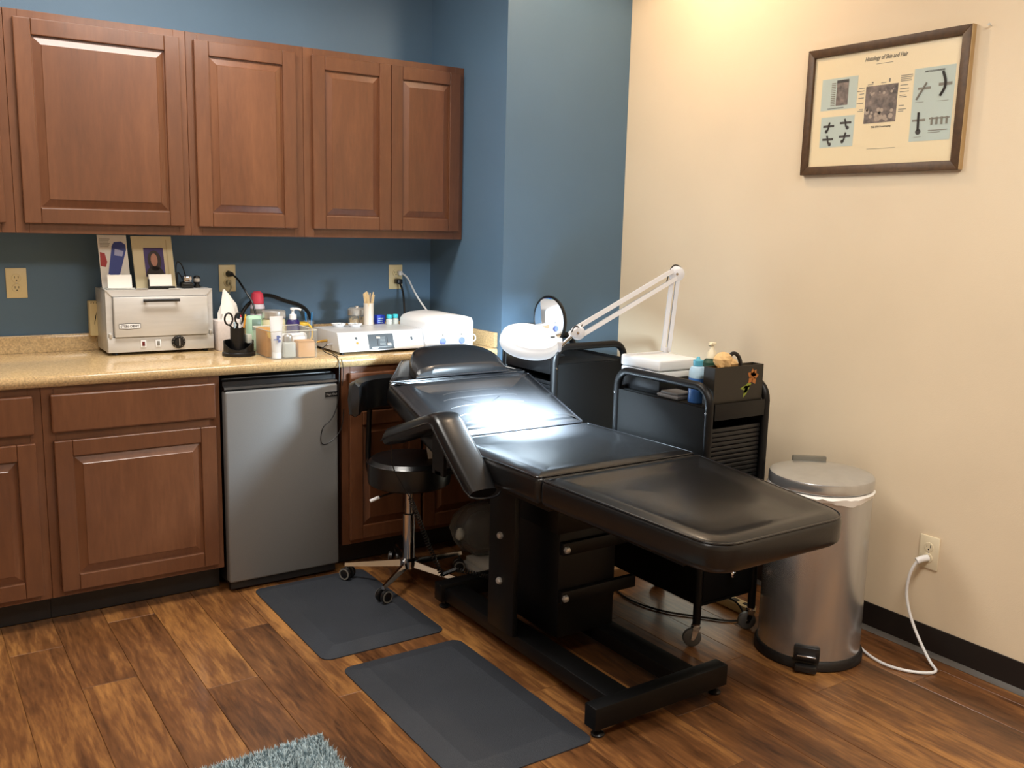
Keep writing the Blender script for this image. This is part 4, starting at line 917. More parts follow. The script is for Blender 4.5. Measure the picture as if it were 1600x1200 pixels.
for k in range(5):
    a = math.radians(148 + 72 * k); d = Vector((math.cos(a), math.sin(a), 0)); ee = Vector((*sc_, 0)) + d * 0.25
    lg = B(); P0 = Vector((*sc_, 0.092)) + d * 0.03; P1 = ee + Vector((0, 0, 0.080)); w = Vector((-d.y, d.x, 0))
    vs = []
    for p, hw, hz in ((P0, 0.011, 0.013), (P0.lerp(P1, 0.6), 0.009, 0.010), (P1 + d * 0.010, 0.0075, 0.007)):
        vs += [p - w * hw - Vector((0, 0, hz)), p + w * hw - Vector((0, 0, hz)), p + w * hw * 0.5 + Vector((0, 0, hz)), p - w * hw * 0.5 + Vector((0, 0, hz))]
    fs = [(3, 2, 1, 0), (8, 9, 10, 11)]
    for q in (0, 4):
        for j in range(4): fs.append((q + j, q + (j + 1) % 4, q + 4 + (j + 1) % 4, q + 4 + j))
    lg._addv(vs, fs); lgo = lg.obj('leg', M_CHROME, so)
    zfl = 0.0195 if (ee.x < 1.60 and ee.y > -1.37) else 0.0006
    ca = B(); ax = Vector((math.cos(a + 1.1), math.sin(a + 1.1), 0)); 
    wr = min(0.0255, (0.0705 - zfl) / 2)
    for sgn in (-1, 1):
        c0 = ee + Vector((0, 0, zfl + wr)) + ax * (0.006 if sgn > 0 else -0.024)
        ca.lathe([(0, 0), (wr * 0.8, 0), (wr, 0.003), (wr, 0.015), (wr * 0.8, 0.018), (0, 0.018)], c0, 22, ax)
    ca.cyl(ee + Vector((0, 0, zfl + wr)) - ax * 0.006, ee + Vector((0, 0, 0.0715)), 0.005, 8)
    co = ca.obj('caster', M_BLACKP, so)
    rg = B()
    for sgn in (-1, 1):
        rg.lathe([(wr * 0.70, 0), (wr * 0.92, 0), (wr * 0.92, 0.001), (wr * 0.70, 0.001)], ee + Vector((0, 0, zfl + wr)) + ax * (0.0242 if sgn > 0 else -0.0252), 22, ax)
    rg.obj('rim_ring', M_GREY, co)
# backrest: curved pad at the rear left
b = B(); rings = []
for i in range(15):
    q = i / 14; an = math.radians(162 - 80 * q); R = 0.215
    ring = []
    for (dr, z) in ((0.0, 0.700), (-0.022, 0.712), (-0.027, 0.77), (-0.022, 0.828), (0.0, 0.842), (0.022, 0.830), (0.028, 0.77), (0.022, 0.712)):
        sh = 1.0 if 0 < i < 14 else 0.6
        ring.append(b.bm.verts.new((sc_[0] + (R + dr * sh) * math.cos(an), sc_[1] + (R + dr * sh) * math.sin(an), 0.771 + (z - 0.771) * (1 if 0 < i < 14 else 0.93))))
    rings.append(ring)
for r0, r1 in zip(rings, rings[1:]):
    for k in range(8): b.bm.faces.new((r0[k], r1[k], r1[(k + 1) % 8], r0[(k + 1) % 8]))
b.bm.faces.new(rings[0]); b.bm.faces.new(rings[-1]); b.obj('backrest', M_LEATHER, so)
b = B(); am = math.radians(104); d = Vector((math.cos(am), math.sin(am), 0)); c0 = Vector((*sc_, 0))
b.tube([c0 + d * 0.06 + Vector((0, 0, 0.404)), c0 + d * 0.24 + Vector((0, 0, 0.40)), c0 + d * 0.262 + Vector((0, 0, 0.46)), c0 + d * 0.255 + Vector((0, 0, 0.60)), c0 + d * 0.246 + Vector((0, 0, 0.76))], 0.011, 10, 2); b.obj('back_bar', M_BLACKM, so)
t = thing('folded_paper', 'folded white papers lying on the black stool seat', 'paper', (1.79, -0.93, 0.5385))
b = B(); b._addv([(1.745, -0.975, 0.5386), (1.825, -0.995, 0.5386), (1.838, -0.92, 0.57), (1.775, -0.90, 0.575), (1.745, -0.974, 0.5400), (1.825, -0.994, 0.5400), (1.838, -0.919, 0.5714), (1.775, -0.899, 0.5764)], FQ); b.obj('sheet', M_PAPER, t, False)

# ------------------------------------------------------------------ rolling carts
def cart(name, label, x0, x1, y0, y1, H, front):
    """storage cart; loops on two ends. front='-y' (loops on +-x) or '-x' (loops on +-y)"""
    t = thing(name, label, 'cart', ((x0 + x1) / 2, (y0 + y1) / 2, 0), 'black rolling carts')
    # local frame: A across front (width), Bd depth, built generically through P()
    if front == '-y': Pm = lambda a, d, z: (x0 + a, y0 + d, z); Wd, Dp = x1 - x0, y1 - y0
    else: Pm = lambda a, d, z: (x0 + d, y1 - a, z); Wd, Dp = y1 - y0, x1 - x0
    def bx(b_, a0, a1, d0, d1, z0, z1, bev=0.0):
        p, q = Pm(a0, d0, z0), Pm(a1, d1, z1); b_.box(min(p[0], q[0]), max(p[0], q[0]), min(p[1], q[1]), max(p[1], q[1]), z0, z1, bev); return b_
    tr_ = 0.015
    for a in (tr_, Wd - tr_):
        b_ = B(); pts = [Pm(a, tr_, 0.085), Pm(a, tr_, H - 0.075)]
        for k in range(1, 7): an = PI / 2 * k / 6; pts.append(Pm(a, tr_ + 0.06 - 0.06 * math.cos(an), H - 0.075 + 0.064 * math.sin(an)))
        for k in range(0, 7): an = PI / 2 * (1 - k / 6); pts.append(Pm(a, Dp - tr_ - 0.06 + 0.06 * math.cos(an), H - 0.075 + 0.064 * math.sin(an)))
        pts.append(Pm(a, Dp - tr_, 0.085)); b_.tube(pts, tr_, 10); b_.obj('frame_loop', M_BLACKM, t)
        b_ = B(); bx(b_, a - 0.006, a + 0.006, 0.026, Dp - 0.026, 0.155, H - 0.085, 0.001); sp = b_.obj('side_panel', M_PANEL, t)
        b_ = B(); out = -1 if a < Wd / 2 else 1
        for dd in (tr_, Dp - tr_):
            p = Vector(Pm(a + out * 0.0145, dd, H - 0.098)); dv = Vector(Pm(a + out, dd, 0)) - Vector(Pm(a, dd, 0)); b_.lathe([(0.0045, 0), (0.0045, 0.002), (0, 0.003)], p, 10, dv)
        b_.obj('screw', M_CHROME, sp)
    b_ = B(); bx(b_, 0.031, Wd - 0.031, 0.010, Dp - 0.012, H - 0.098, H - 0.084, 0.001); b_.obj('top_tray', M_PANEL, t)
    b_ = B(); bx(b_, 0.031, Wd - 0.031, 0.004, 0.0095, H - 0.125, H - 0.068, 0.001); b_.obj('front_rail', M_BLACKM, t)
    b_ = B(); bx(b_, 0.031, Wd - 0.031, Dp - 0.010, Dp - 0.004, 0.155, H - 0.075, 0.001); b_.obj('back_panel', M_PANEL, t)
    # tambour door slats
    z = 0.375
    n = int((H - 0.150 - z) / 0.0165)
    me = None
    for k in range(n):
        if me is None:
            b_ = B(); bx(b_, 0.032, Wd - 0.032, 0.018, 0.026, z, z + 0.0145, 0.003); o_ = b_.obj('slat', M_BLACKP, t); me = o_
        else:
            o_ = me.copy(); COL.objects.link(o_); o_.parent = t; o_.location = (0, 0, 0.0165 * k)
    b_ = B(); bx(b_, 0.031, Wd - 0.031, 0.012, Dp - 0.012, 0.345, 0.356); b_.obj('shelf', M_PANEL, t)
    b_ = B(); bx(b_, 0.031, Wd - 0.031, 0.008, Dp - 0.014, 0.160, 0.340, 0.002); dw = b_.obj('drawer', M_PANEL, t)
    p = Vector(Pm(Wd / 2, 0.008, 0.25)); dv = Vector(Pm(0, -1, 0)) - Vector(Pm(0, 0, 0)); B().lathe([(0.006, 0), (0.006, 0.012), (0.012, 0.016), (0.013, 0.024), (0.008, 0.029), (0, 0.030)], p, 16, dv).obj('knob', M_CHROME, dw)
    b_ = B(); bx(b_, 0.022, Wd - 0.022, 0.012, Dp - 0.012, 0.146, 0.156, 0.001); b_.obj('bottom_panel', M_PANEL, t)
    for a in (tr_, Wd - tr_):
        for dd in (tr_, Dp - tr_):
            c = Vector(Pm(a, dd, 0)); b_ = B(); ax = Vector((0.50, 0.866, 0)); tv = Vector((0.866, -0.50, 0))
            wc = c - tv * 0.014 + Vector((0, 0, 0.0338))
            b_.lathe([(0, 0), (0.013, 0), (0.013, 0.007), (0, 0.007)], (c.x, c.y, 0.0778), 14)
            for s_ in (-1, 1):
                p0 = wc + ax * s_ * 0.0135; p1 = Vector((c.x, c.y, 0.0775)) + ax * s_ * 0.0135
                vs_ = []
                for p, w_ in ((p0 - Vector((0, 0, 0.006)), 0.006), (p1, 0.014)):
                    for q in (-1, 1):
                        for r_ in (-1, 1): vs_.append(p + tv * w_ * q + ax * 0.0012 * r_)
                b_._addv(vs_, [(0, 1, 3, 2), (4, 6, 7, 5), (0, 4, 5, 1), (2, 3, 7, 6), (0, 2, 6, 4), (1, 5, 7, 3)])
            b_.cyl(wc - ax * 0.0165, wc + ax * 0.0165, 0.006, 12)
            ca_ = b_.obj('caster', M_CHROME, t)
            B().lathe([(0, 0), (0.027, 0), (0.033, 0.004), (0.033, 0.018), (0.027, 0.022), (0, 0.022)], wc - ax * 0.011, 24, ax).obj('wheel', mat('dark_grey_wheel', (84, 84, 82), 0.35), ca_)
    return t
cart('storage_cart', 'black rolling cart with tambour front beside the steel bin', 2.288, 2.600, -1.95, -1.44, 0.942, '-y')
cart('storage_cart', 'black rolling cart behind the bed, against the blue pilaster', 2.272, 2.680, -1.080, -0.69, 0.978, '-x')
ZK = 0.942 - 0.084 + 0.0005
t = thing('spray_bottle', 'clear bottle of blue liquid with a teal cap on the near cart', 'bottle', (2.362, -1.812, ZK))
B().lathe([(0, 0), (0.028, 0), (0.030, 0.004), (0.030, 0.088), (0, 0.088)], (2.362, -1.812, ZK), 24).obj('liquid', M_BLUEL, t)
B().lathe([(0.030, 0.0882), (0.030, 0.112), (0.024, 0.126), (0.015, 0.130), (0, 0.130)], (2.362, -1.812, ZK), 24).obj('upper_body', M_BLUELT, t)
b = B(); b.lathe([(0.0165, 0.1302), (0.0175, 0.132), (0.0175, 0.150), (0.008, 0.153), (0.005, 0.162), (0, 0.163)], (2.362, -1.812, ZK), 20); b.obj('cap', mat('aqua_cap', (96, 180, 206), 0.35), t)
t = thing('soap_pump', 'green soap bottle with a cream pump behind the black box', 'bottle', (2.45, -1.79, ZK))
B().lathe([(0, 0), (0.030, 0), (0.032, 0.005), (0.032, 0.118), (0, 0.118)], (2.45, -1.79, ZK), 22).obj('body', M_GREEN, t)
B().lathe([(0.0322, 0.1185), (0.032, 0.135), (0.022, 0.146), (0, 0.147)], (2.45, -1.79, ZK), 22).obj('shoulder', M_DKGREEN, t)
b = B(); b.lathe([(0.016, 0.1472), (0.018, 0.150), (0.016, 0.170), (0.006, 0.184), (0.005, 0.196), (0.014, 0.199), (0.014, 0.206), (0, 0.208)], (2.45, -1.79, ZK), 18); b.tube([(2.45, -1.79, ZK + 0.202), (2.43, -1.80, ZK + 0.202), (2.424, -1.803, ZK + 0.197)], 0.005, 8, 1); b.obj('pump', M_CREAMP, t)
bx_ = thing('decor_box', 'black lidless box painted with orange and green leaves', 'box', (2.44, -1.89, ZK))
X0, X1, Y0, Y1, ZH = 2.323, 2.565, -1.932, -1.880, 0.140
b = B(); b.box(X0, X1, Y0, Y0 + 0.004, ZK, ZK + ZH); b.box(X0, X1, Y1 - 0.004, Y1, ZK, ZK + ZH); b.box(X0, X0 + 0.004, Y0 + 0.004, Y1 - 0.004, ZK, ZK + ZH); b.box(X1 - 0.004, X1, Y0 + 0.004, Y1 - 0.004, ZK, ZK + ZH); b.box(X0 + 0.004, X1 - 0.004, Y0 + 0.004, Y1 - 0.004, ZK, ZK + 0.004)
b.obj('body', mat('black_lacquer', (30, 26, 20), 0.4), bx_)
b = B(); b.box(X0 + 0.006, X1 - 0.006, Y0 + 0.006, Y1 - 0.006, ZK + ZH - 0.022, ZK + ZH - 0.010); b.obj('cream_lining', M_STICK, bx_)
def leaf(b, x, z, L, w, an, y):
    c_, s__ = math.cos(an), math.sin(an); pts = [(0, 0), (0.3, 0.5), (0.6, 0.45), (1, 0), (0.6, -0.45), (0.3, -0.5)]
    b.prism([(x + L * u * c_ - w * v_ * s__, z + L * u * s__ + w * v_ * c_) for u, v_ in pts], y, y - 0.0006, 'y')
b = B()
for an in (0.2, 1.0, 1.7, 2.6, 3.9, 5.2): leaf(b, 2.512, ZK + 0.098, 0.030, 0.020, an, Y0 - 0.0002)
b.obj('orange_flower', M_LEAFO, bx_)
b = B()
for an, x, z in ((3.5, 2.507, 0.075), (3.9, 2.500, 0.070), (3.2, 2.495, 0.062), (4.2, 2.490, 0.066)): leaf(b, x, ZK + z, 0.045, 0.016, an, Y0 - 0.0002)
b.obj('green_leaves', M_LEAFG, bx_)
t = thing('crumpled_tissue', 'crumpled tan paper bundle on top of the black box', 'paper', (2.40, -1.89, ZK + ZH))
b = B(); b.ball((2.392, -1.900, ZK + ZH + 0.018), 0.034, 14, 1.05, 0.9, 0.85, 0.13, 4); b.ball((2.425, -1.905, ZK + ZH + 0.008), 0.024, 12, 1.3, 0.9, 0.75, 0.15, 9); b.obj('bundle', M_TAN, t, smooth=False)
t = thing('black_headband', 'curved black band leaning in the black leaf box', 'headband', (2.45, -1.89, ZK + ZH))
b = B(); b.tube([(2.43, -1.893, ZK + ZH - 0.008), (2.43, -1.893, ZK + ZH + 0.030), (2.445, -1.897, ZK + ZH + 0.044), (2.468, -1.903, ZK + ZH + 0.030), (2.474, -1.910, ZK + ZH - 0.008)], 0.007, 8, 3); b.obj('band', M_BLACKP, t)
# white machine and its black stand on cart 1
t = thing('black_stand', 'low black drawer stand under the white machine', 'stand', (2.46, -1.55, ZK))
B().box(2.338, 2.520, -1.645, -1.445, ZK, ZK + 0.058, 0.003).obj('body', M_BLACKP, t)
B().lathe([(0, 0), (0.010, 0), (0.010, 0.01), (0, 0.012)], (2.45, -1.6452, ZK + 0.03), 14, (0, -1, 0)).obj('knob', M_BLACKP, t)
wm = thing('white_case_machine', 'white rounded case machine on the near cart under the lamp arm', 'machine', (2.46, -1.54, ZK + 0.0585))
zb = ZK + 0.0588
B().box(2.3320, 2.5250, -1.648, -1.4300, zb + 0.026, zb + 0.068, 0.008, 3).obj('lid', M_WHITE, wm)
B().box(2.3350, 2.5220, -1.645, -1.4330, zb, zb + 0.024, 0.005, 2).obj('base', M_WHITE, wm)
B().box(2.3390, 2.5180, -1.641, -1.4370, zb + 0.0242, zb + 0.0258).obj('seam', M_GREY, wm)
B().box(2.3325, 2.3345, -1.57, -1.555, zb + 0.006, zb + 0.023).obj('latch', M_PERI, wm)
t = thing('folded_cloth', 'folded grey cloth lying in the near cart tray', 'cloth', (2.38, -1.70, ZK))
b = B(); b.box(2.318, 2.43, -1.765, -1.655, ZK, ZK + 0.014, 0.005); b.box(2.322, 2.40, -1.76, -1.67, ZK + 0.0142, ZK + 0.024, 0.004); b.obj('folds', mat('grey_cloth', (96, 94, 94), 0.9, bump=(200, 0.4)), t)
# mirror on cart 2
ZK2 = 0.978 - 0.084 + 0.0005
t = thing('round_mirror', 'round tabletop mirror with a thin black rim behind the lamp', 'mirror', (2.415, -0.85, ZK2))
mn = Vector((-0.99, -0.06, -0.05)).normalized(); mc = Vector((2.415, -0.85, 1.056))
B().lathe([(0, -0.010), (0.104, -0.010), (0.108, -0.004), (0.108, 0.004), (0.102, 0.006), (0.099, 0.003), (0, 0.0025)], mc, 40, mn).obj('rim', M_BLACKP, t)
B().lathe([(0, 0.0045), (0.0985, 0.0045), (0.0985, 0.0035), (0, 0.0033)], mc, 40, mn).obj('glass', M_MIRROR, t)
b = B(); b.lathe([(0, 0), (0.062, 0), (0.062, 0.006), (0.020, 0.010), (0.010, 0.014), (0.010, 0.06), (0, 0.06)], (2.432, -0.845, ZK2), 24); b.obj('stand', M_BLACKP, t)
t = thing('small_carton', 'little white and orange carton beside the round mirror', 'carton', (2.40, -0.72, ZK2))
B().box(2.33, 2.40, -0.765, -0.735, ZK2, ZK2 + 0.130, 0.0015).obj('carton', M_WHITE, t)
B().box(2.331, 2.399, -0.7656, -0.7652, ZK2 + 0.105, ZK2 + 0.122).obj('orange_band', mat('orange_print', (226, 140, 90), 0.5), t)

# ------------------------------------------------------------------ magnifier lamp
lm = thing('magnifier_lamp', 'white magnifying lamp on a folding arm over the bed', 'lamp', (2.56, -1.425, ZK))
hd = B(); hd.lathe([(0.086, -0.024), (0.104, -0.022), (0.108, -0.014), (0.109, 0.004), (0.106, 0.012), (0.104, 0.015), (0.102, 0.024), (0.094, 0.028), (0, 0.029)], LAMP_C, 44, LAMP_N); hdo = hd.obj('head_shell', M_LAMPS, lm)
LX = Vector((0.83, -0.557, 0)); LX = (LX - LAMP_N * LX.dot(LAMP_N)).normalized()
B().lathe([(0.083, -0.0235), (0.084, -0.0215), (0.060, -0.0205), (0.059, -0.0235)], LAMP_C, 44, LAMP_N).obj('ring_tube', M_LENS, hdo)
# bracket on the right of the head
e0 = LAMP_C + LX * 0.100
b = B(); b.box(-0.012, 0.020, -0.020, 0.020, -0.018, 0.024, 0.004); M_ = Matrix((LX, LAMP_N.cross(LX), LAMP_N)).transposed().to_4x4(); M_.translation = e0; bmesh.ops.transform(b.bm, matrix=M_, verts=b.bm.verts); b.obj('bracket', M_LAMPW, lm)
KN = Vector((2.105, -1.448, 1.078)); EL = Vector((2.594, -1.439, 1.289)); LB = Vector((2.557, -1.446, 0.985))
NV = Vector((-0.56, -0.83, 0)).normalized()
b = B(); b.tube([e0 + LX * 0.018, KN - LX * 0.008], 0.007, 10); b.obj('swivel', M_CHROME, lm)
def disc(c, r, w, name, m=M_LAMPW):
    b_ = B(); b_.lathe([(0, -w), (r, -w), (r, w), (r * 0.9, w + 0.002), (0, w + 0.003)], c, 28, NV); o_ = b_.obj(name, m, lm)
    s_ = B(); s_.lathe([(0.005, w + 0.003), (0.005, w + 0.006), (0, w + 0.007)], c, 12, NV); s_.obj('pivot_screw', M_CHROME, o_)
b = B(); b.prism([(-0.036, -0.010), (-0.006, -0.020), (0.01, -0.018), (0.01, 0.018), (-0.006, 0.020), (-0.040, 0.004)], -0.008, 0.008, 'y', 0.002)
ex = (EL - KN); ex.z = 0; ex.normalize(); M_ = Matrix((ex, Vector((0, 0, 1)).cross(ex), Vector((0, 0, 1)))).transposed().to_4x4(); M_.translation = KN; bmesh.ops.transform(b.bm, matrix=M_, verts=b.bm.verts); b.obj('knuckle', M_LAMPW, lm)
disc(KN, 0.026, 0.010, 'arm_joint'); disc(EL, 0.030, 0.012, 'elbow_joint')
def bar(p0, p1, off, w, h, name):
    d_ = (p1 - p0).normalized(); side = NV; up_ = d_.cross(side).normalized()
    if up_.z < 0: up_ = -up_
    a0 = p0 + up_ * off; a1 = p1 + up_ * off; b_ = B(); vs = []
    for p in (a0, a1): vs += [p - side * w - up_ * h, p + side * w - up_ * h, p + side * w + up_ * h, p - side * w + up_ * h]
    b_._addv(vs, [(0, 1, 2, 3), (7, 6, 5, 4), (0, 4, 5, 1), (1, 5, 6, 2), (2, 6, 7, 3), (3, 7, 4, 0)]); b_.obj(name, M_LAMPW, lm, False)
bar(KN, EL, 0.018, 0.010, 0.008, 'upper_arm'); bar(KN, EL, -0.015, 0.010, 0.008, 'upper_arm')
bar(EL - Vector((0.006, 0, 0.01)), LB - Vector((0.006, 0, 0)), 0.0115, 0.009, 0.0075, 'lower_arm'); bar(EL - Vector((0.006, 0, 0.01)), LB - Vector((0.006, 0, 0)), -0.0115, 0.009, 0.0075, 'lower_arm')
b = B(); b.lathe([(0, 0), (0.020, 0), (0.020, 0.07), (0.012, 0.08), (0.012, 0.115), (0, 0.115)], (LB.x - 0.006, LB.y, 0.885), 18); b.obj('clamp_post', M_LAMPW, lm)
b = B(); b.box(LB.x - 0.026, LB.x + 0.014, LB.y - 0.018, LB.y + 0.016, 0.8675, 0.8848, 0.002); b.obj('clamp', M_LAMPW, lm)
b = B(); b.tube([KN + Vector((-0.03, 0, 0.004)) + NV * 0.012, KN + Vector((-0.015, 0, 0.030)) + NV * 0.01, KN + Vector((0.010, 0.0, 0.018)) + NV * 0.014, KN + Vector((0.02, 0, 0.03)) + NV * 0.002], 0.0022, 6, 2)
b.tube([EL + Vector((-0.05, 0, -0.035)) - NV * 0.004, EL + Vector((-0.035, 0, 0.012)) - NV * 0.014, EL + Vector((-0.01, 0, 0.038)) - NV * 0.014, EL + Vector((0.03, 0, 0.024)) - NV * 0.014, EL + Vector((0.034, 0, -0.006)) - NV * 0.014], 0.0026, 6, 2); b.obj('wire', M_BLACKP, lm)
B().box(-0.008, 0.008, -0.005, 0.005, 0, 0.004, 0.001).obj('rocker_switch', M_CHAR, lm, shift=0).location = (LAMP_C + LX * 0.082 + LAMP_N * 0.029) - world_loc(lm)

# ------------------------------------------------------------------ trash can
tc = thing('trash_can', 'tall brushed steel step trash can by the cream wall', 'trash can', (2.633, -2.159, 0))
cc = (2.633, -2.159, 0)
B().lathe([(0, 0.0005), (0.180, 0.0005), (0.184, 0.004), (0.184, 0.026), (0.178, 0.034), (0.174, 0.034), (0, 0.034)], cc, 56).obj('base_ring', M_RUBBER, tc)
B().lathe([(0.1735, 0.0345), (0.1715, 0.60), (0.168, 0.60), (0.166, 0.06), (0, 0.06)], cc, 64).obj('body', M_STEEL, tc)
b = B(); b.lathe([(0.173, 0.611), (0.175, 0.613), (0.175, 0.641), (0.172, 0.647), (0.160, 0.650), (0.10, 0.657), (0, 0.660)], cc, 64); b.obj('lid', M_STEEL, tc)
ln = B(); rr = random.Random(2); NL = 72; R3 = []
for (r, z) in ((0.1700, 0.604), (0.178, 0.600), (0.1735, 0.588)):
    ring = []
    for k in range(NL):
        a = 2 * PI * k / NL; j = rr.uniform(-1, 1); drop = 0.012 * max(0, math.sin(3 * a + 0.8)) ** 2
        ring.append(ln.bm.verts.new((cc[0] + (r + 0.0025 * abs(j) * (z < 0.603)) * math.cos(a), cc[1] + (r + 0.0025 * abs(j) * (z < 0.603)) * math.sin(a), z + (0.003 * j - drop * (z < 0.60) if z < 0.603 else 0.004))))
    R3.append(ring)
for r0, r1 in zip(R3, R3[1:]):
    for k in range(NL): ln.bm.faces.new((r0[k], r0[(k + 1) % NL], r1[(k + 1) % NL], r1[k]))
ln.obj('bin_liner', mat('white_liner', (240, 238, 232), 0.5), tc)
pd = Vector((-0.80, -0.60, 0)).normalized(); pw = Vector((-pd.y, pd.x, 0)); Mp = Matrix((pw, pd, Vector((0, 0, 1)))).transposed().to_4x4(); Mp.translation = Vector(cc)
b = B(); b.box(-0.042, 0.042, 0.165, 0.1875, 0.0345, 0.085, 0.004); bmesh.ops.transform(b.bm, matrix=Mp, verts=b.bm.verts); b.obj('pedal_housing', M_RUBBER, tc)
b = B(); b.box(-0.034, 0.034, 0.1878, 0.206, 0.050, 0.060, 0.003); b.box(-0.036, 0.036, 0.184, 0.214, 0.006, 0.030, 0.006); bmesh.ops.transform(b.bm, matrix=Mp, verts=b.bm.verts); b.obj('pedal', M_RUBBER, tc)
b = B(); b.box(-0.030, 0.030, 0.186, 0.209, 0.0603, 0.064, 0.0015); bmesh.ops.transform(b.bm, matrix=Mp, verts=b.bm.verts); b.obj('pedal_plate', M_CHROME, tc)
pb = Vector((0.62, 0.78, 0)).normalized(); pw = Vector((-pb.y, pb.x, 0)); Mp = Matrix((pw, pb, Vector((0, 0, 1)))).transposed().to_4x4(); Mp.translation = Vector(cc)
b = B(); b.box(-0.060, 0.060, 0.172, 0.190, 0.46, 0.662, 0.004); bmesh.ops.transform(b.bm, matrix=Mp, verts=b.bm.verts); b.obj('hinge_housing', mat('hinge_grey', (112, 108, 96), 0.5), tc)

# white cord on the cream wall
def plugw(t):
    b = B(); b.tube([(XR - 0.009, -2.3785, 0.347), (XR - 0.030, -2.373, 0.347), (XR - 0.046, -2.362, 0.338)], 0.012, 10, 1); b.obj('plug', M_WHITE, t)
cord('power_cable', 'white power cord running from the cream wall outlet along the floor to the bin', [(XR - 0.044, -2.364, 0.339), (XR - 0.055, -2.348, 0.30), (XR - 0.050, -2.335, 0.22), (XR - 0.045, -2.350, 0.15), (XR - 0.050, -2.385, 0.09), (XR - 0.065, -2.43, 0.045), (XR - 0.085, -2.475, 0.012), (2.868, -2.512, 0.006), (2.83, -2.510, 0.006), (2.775, -2.46, 0.006), (2.748, -2.38, 0.006), (2.785, -2.27, 0.006), (2.86, -2.18, 0.006)], 0.0052, M_WHITE, 3, plugw)

# ------------------------------------------------------------------ framed chart
fp = thing('framed_chart', 'framed skin and hair chart hanging on the cream wall', 'picture', (XR, -2.03, 1.9))
ya, yb, za, zb_ = -1.712, -2.352, 1.677, 2.133; fw = 0.030; xf = XR - 0.0225
for poly in ([(ya, za), (ya, zb_), (ya - fw, zb_ - fw), (ya - fw, za + fw)], [(yb, za), (yb, zb_), (yb + fw, zb_ - fw), (yb + fw, za + fw)], [(ya, zb_), (yb, zb_), (yb + fw, zb_ - fw), (ya - fw, zb_ - fw)], [(ya, za), (yb, za), (yb + fw, za + fw), (ya - fw, za + fw)]):
    B().prism(poly, XR - 0.0006, xf, 'x', 0.002).obj('frame_side', M_BROWN, fp)
b = B(); b.box(XR - 0.021, XR - 0.001, yb - 0.0035, yb - 0.0003, za, zb_); b.obj('pale_edge', M_GILT, fp)
xp = XR - 0.012
B().box(xp, XR - 0.002, yb + fw - 0.003, ya - fw + 0.003, za + fw - 0.003, zb_ - fw + 0.003).obj('print', M_PRINT, fp)
def pr(b, y0, y1, z0, z1, k=1): b.box(xp - 0.0006 * k, xp - 0.0006 * (k - 1), min(y0, y1), max(y0, y1), min(z0, z1), max(z0, z1)); return b
for q in ((-1.7795, -1.9337, 2.022, 1.9097), (-1.7863, -1.9312, 1.8855, 1.7762), (-2.157, -2.306, 2.0165, 1.7766)): pr(B(), *q).obj('blue_panel', M_PBLUE, fp)
pr(B(), -1.9702, -2.098, 1.9786, 1.850).obj('micrograph', M_MICRO, fp)
b = B(); rr = random.Random(11)
for k in range(16): b.lathe([(0, 0.0009), (rr.uniform(0.005, 0.011), 0.0009), (0.004, 0.0005)], (xp - 0.0005, -2.098 + rr.uniform(0.010, 0.118), 1.858 + rr.uniform(0, 0.040)), 7, (-1, 0, 0))
for k in range(8): b.lathe([(0, 0.0009), (rr.uniform(0.002, 0.006), 0.0009), (0.002, 0.0005)], (xp - 0.0005, -2.098 + rr.uniform(0.010, 0.118), 1.95 + rr.uniform(0, 0.012)), 7, (-1, 0, 0))
o_ = b.obj('pale_cells', M_PALE, fp); o_['kind'] = 'stuff'
b = B(); pr(b, -1.845, -1.896, 2.012, 1.924, 2); b.obj('small_micrograph', M_MICRO, fp)
b = B(); pr(b, -1.845, -1.896, 2.014, 2.004, 3); pr(b, -1.81, -1.88, 1.9145, 1.9165, 2)
for y, z, f_ in ((-1.822, 1.852, 1), (-1.895, 1.860, -1), (-1.822, 1.805, -1), (-1.895, 1.812, 1)):   # hair follicle drawings
    pr(b, y + 0.024, y - 0.024, z - 0.004, z + 0.004, 2)
    b.tube([(xp - 0.001, y - 0.004 * f_, z + 0.014), (xp - 0.001, y, z), (xp - 0.001, y + 0.002 * f_, z - 0.012), (xp - 0.001, y + 0.009 * f_, z - 0.018)], 0.0035, 6, 1); b.lathe([(0, 0.0012), (0.007, 0.001), (0.007, 0.0002)], (xp - 0.0004, y + 0.009 * f_, z - 0.018), 8, (-1, 0, 0))
# right panel drawings
b.tube([(xp - 0.001, -2.262, 1.998), (xp - 0.001, -2.274, 1.970), (xp - 0.001, -2.274, 1.945), (xp - 0.001, -2.258, 1.920)], 0.0048, 6, 2)
b.tube([(xp - 0.001, -2.186, 1.872), (xp - 0.001, -2.188, 1.812)], 0.0042, 6); b.lathe([(0, 0.0014), (0.010, 0.001), (0.010, 0.0002)], (xp - 0.0004, -2.189, 1.808), 10, (-1, 0, 0))
b.obj('ink_drawing', M_INK, fp)['kind'] = 'stuff'
b = B()
b.tube([(xp - 0.001, -2.206, 1.968), (xp - 0.001, -2.172, 1.915)], 0.0036, 6)
for k in range(4): b.tube([(xp - 0.001, -2.236 - 0.018 * k, 1.852), (xp - 0.001, -2.237 - 0.018 * k, 1.828)], 0.0036, 6)
for q in ((-2.175, -2.222, 1.946, 1.954), (-2.250, -2.298, 1.952, 1.962), (-2.164, -2.212, 1.842, 1.850), (-2.226, -2.300, 1.846, 1.851), (-2.226, -2.296, 1.808, 1.811), (-2.226, -2.27, 1.802, 1.804), (-2.17, -2.20, 1.905, 1.9065), (-2.25, -2.29, 1.903, 1.9045), (-2.175, -2.202, 1.790, 1.7915)): pr(b, *q, 2)
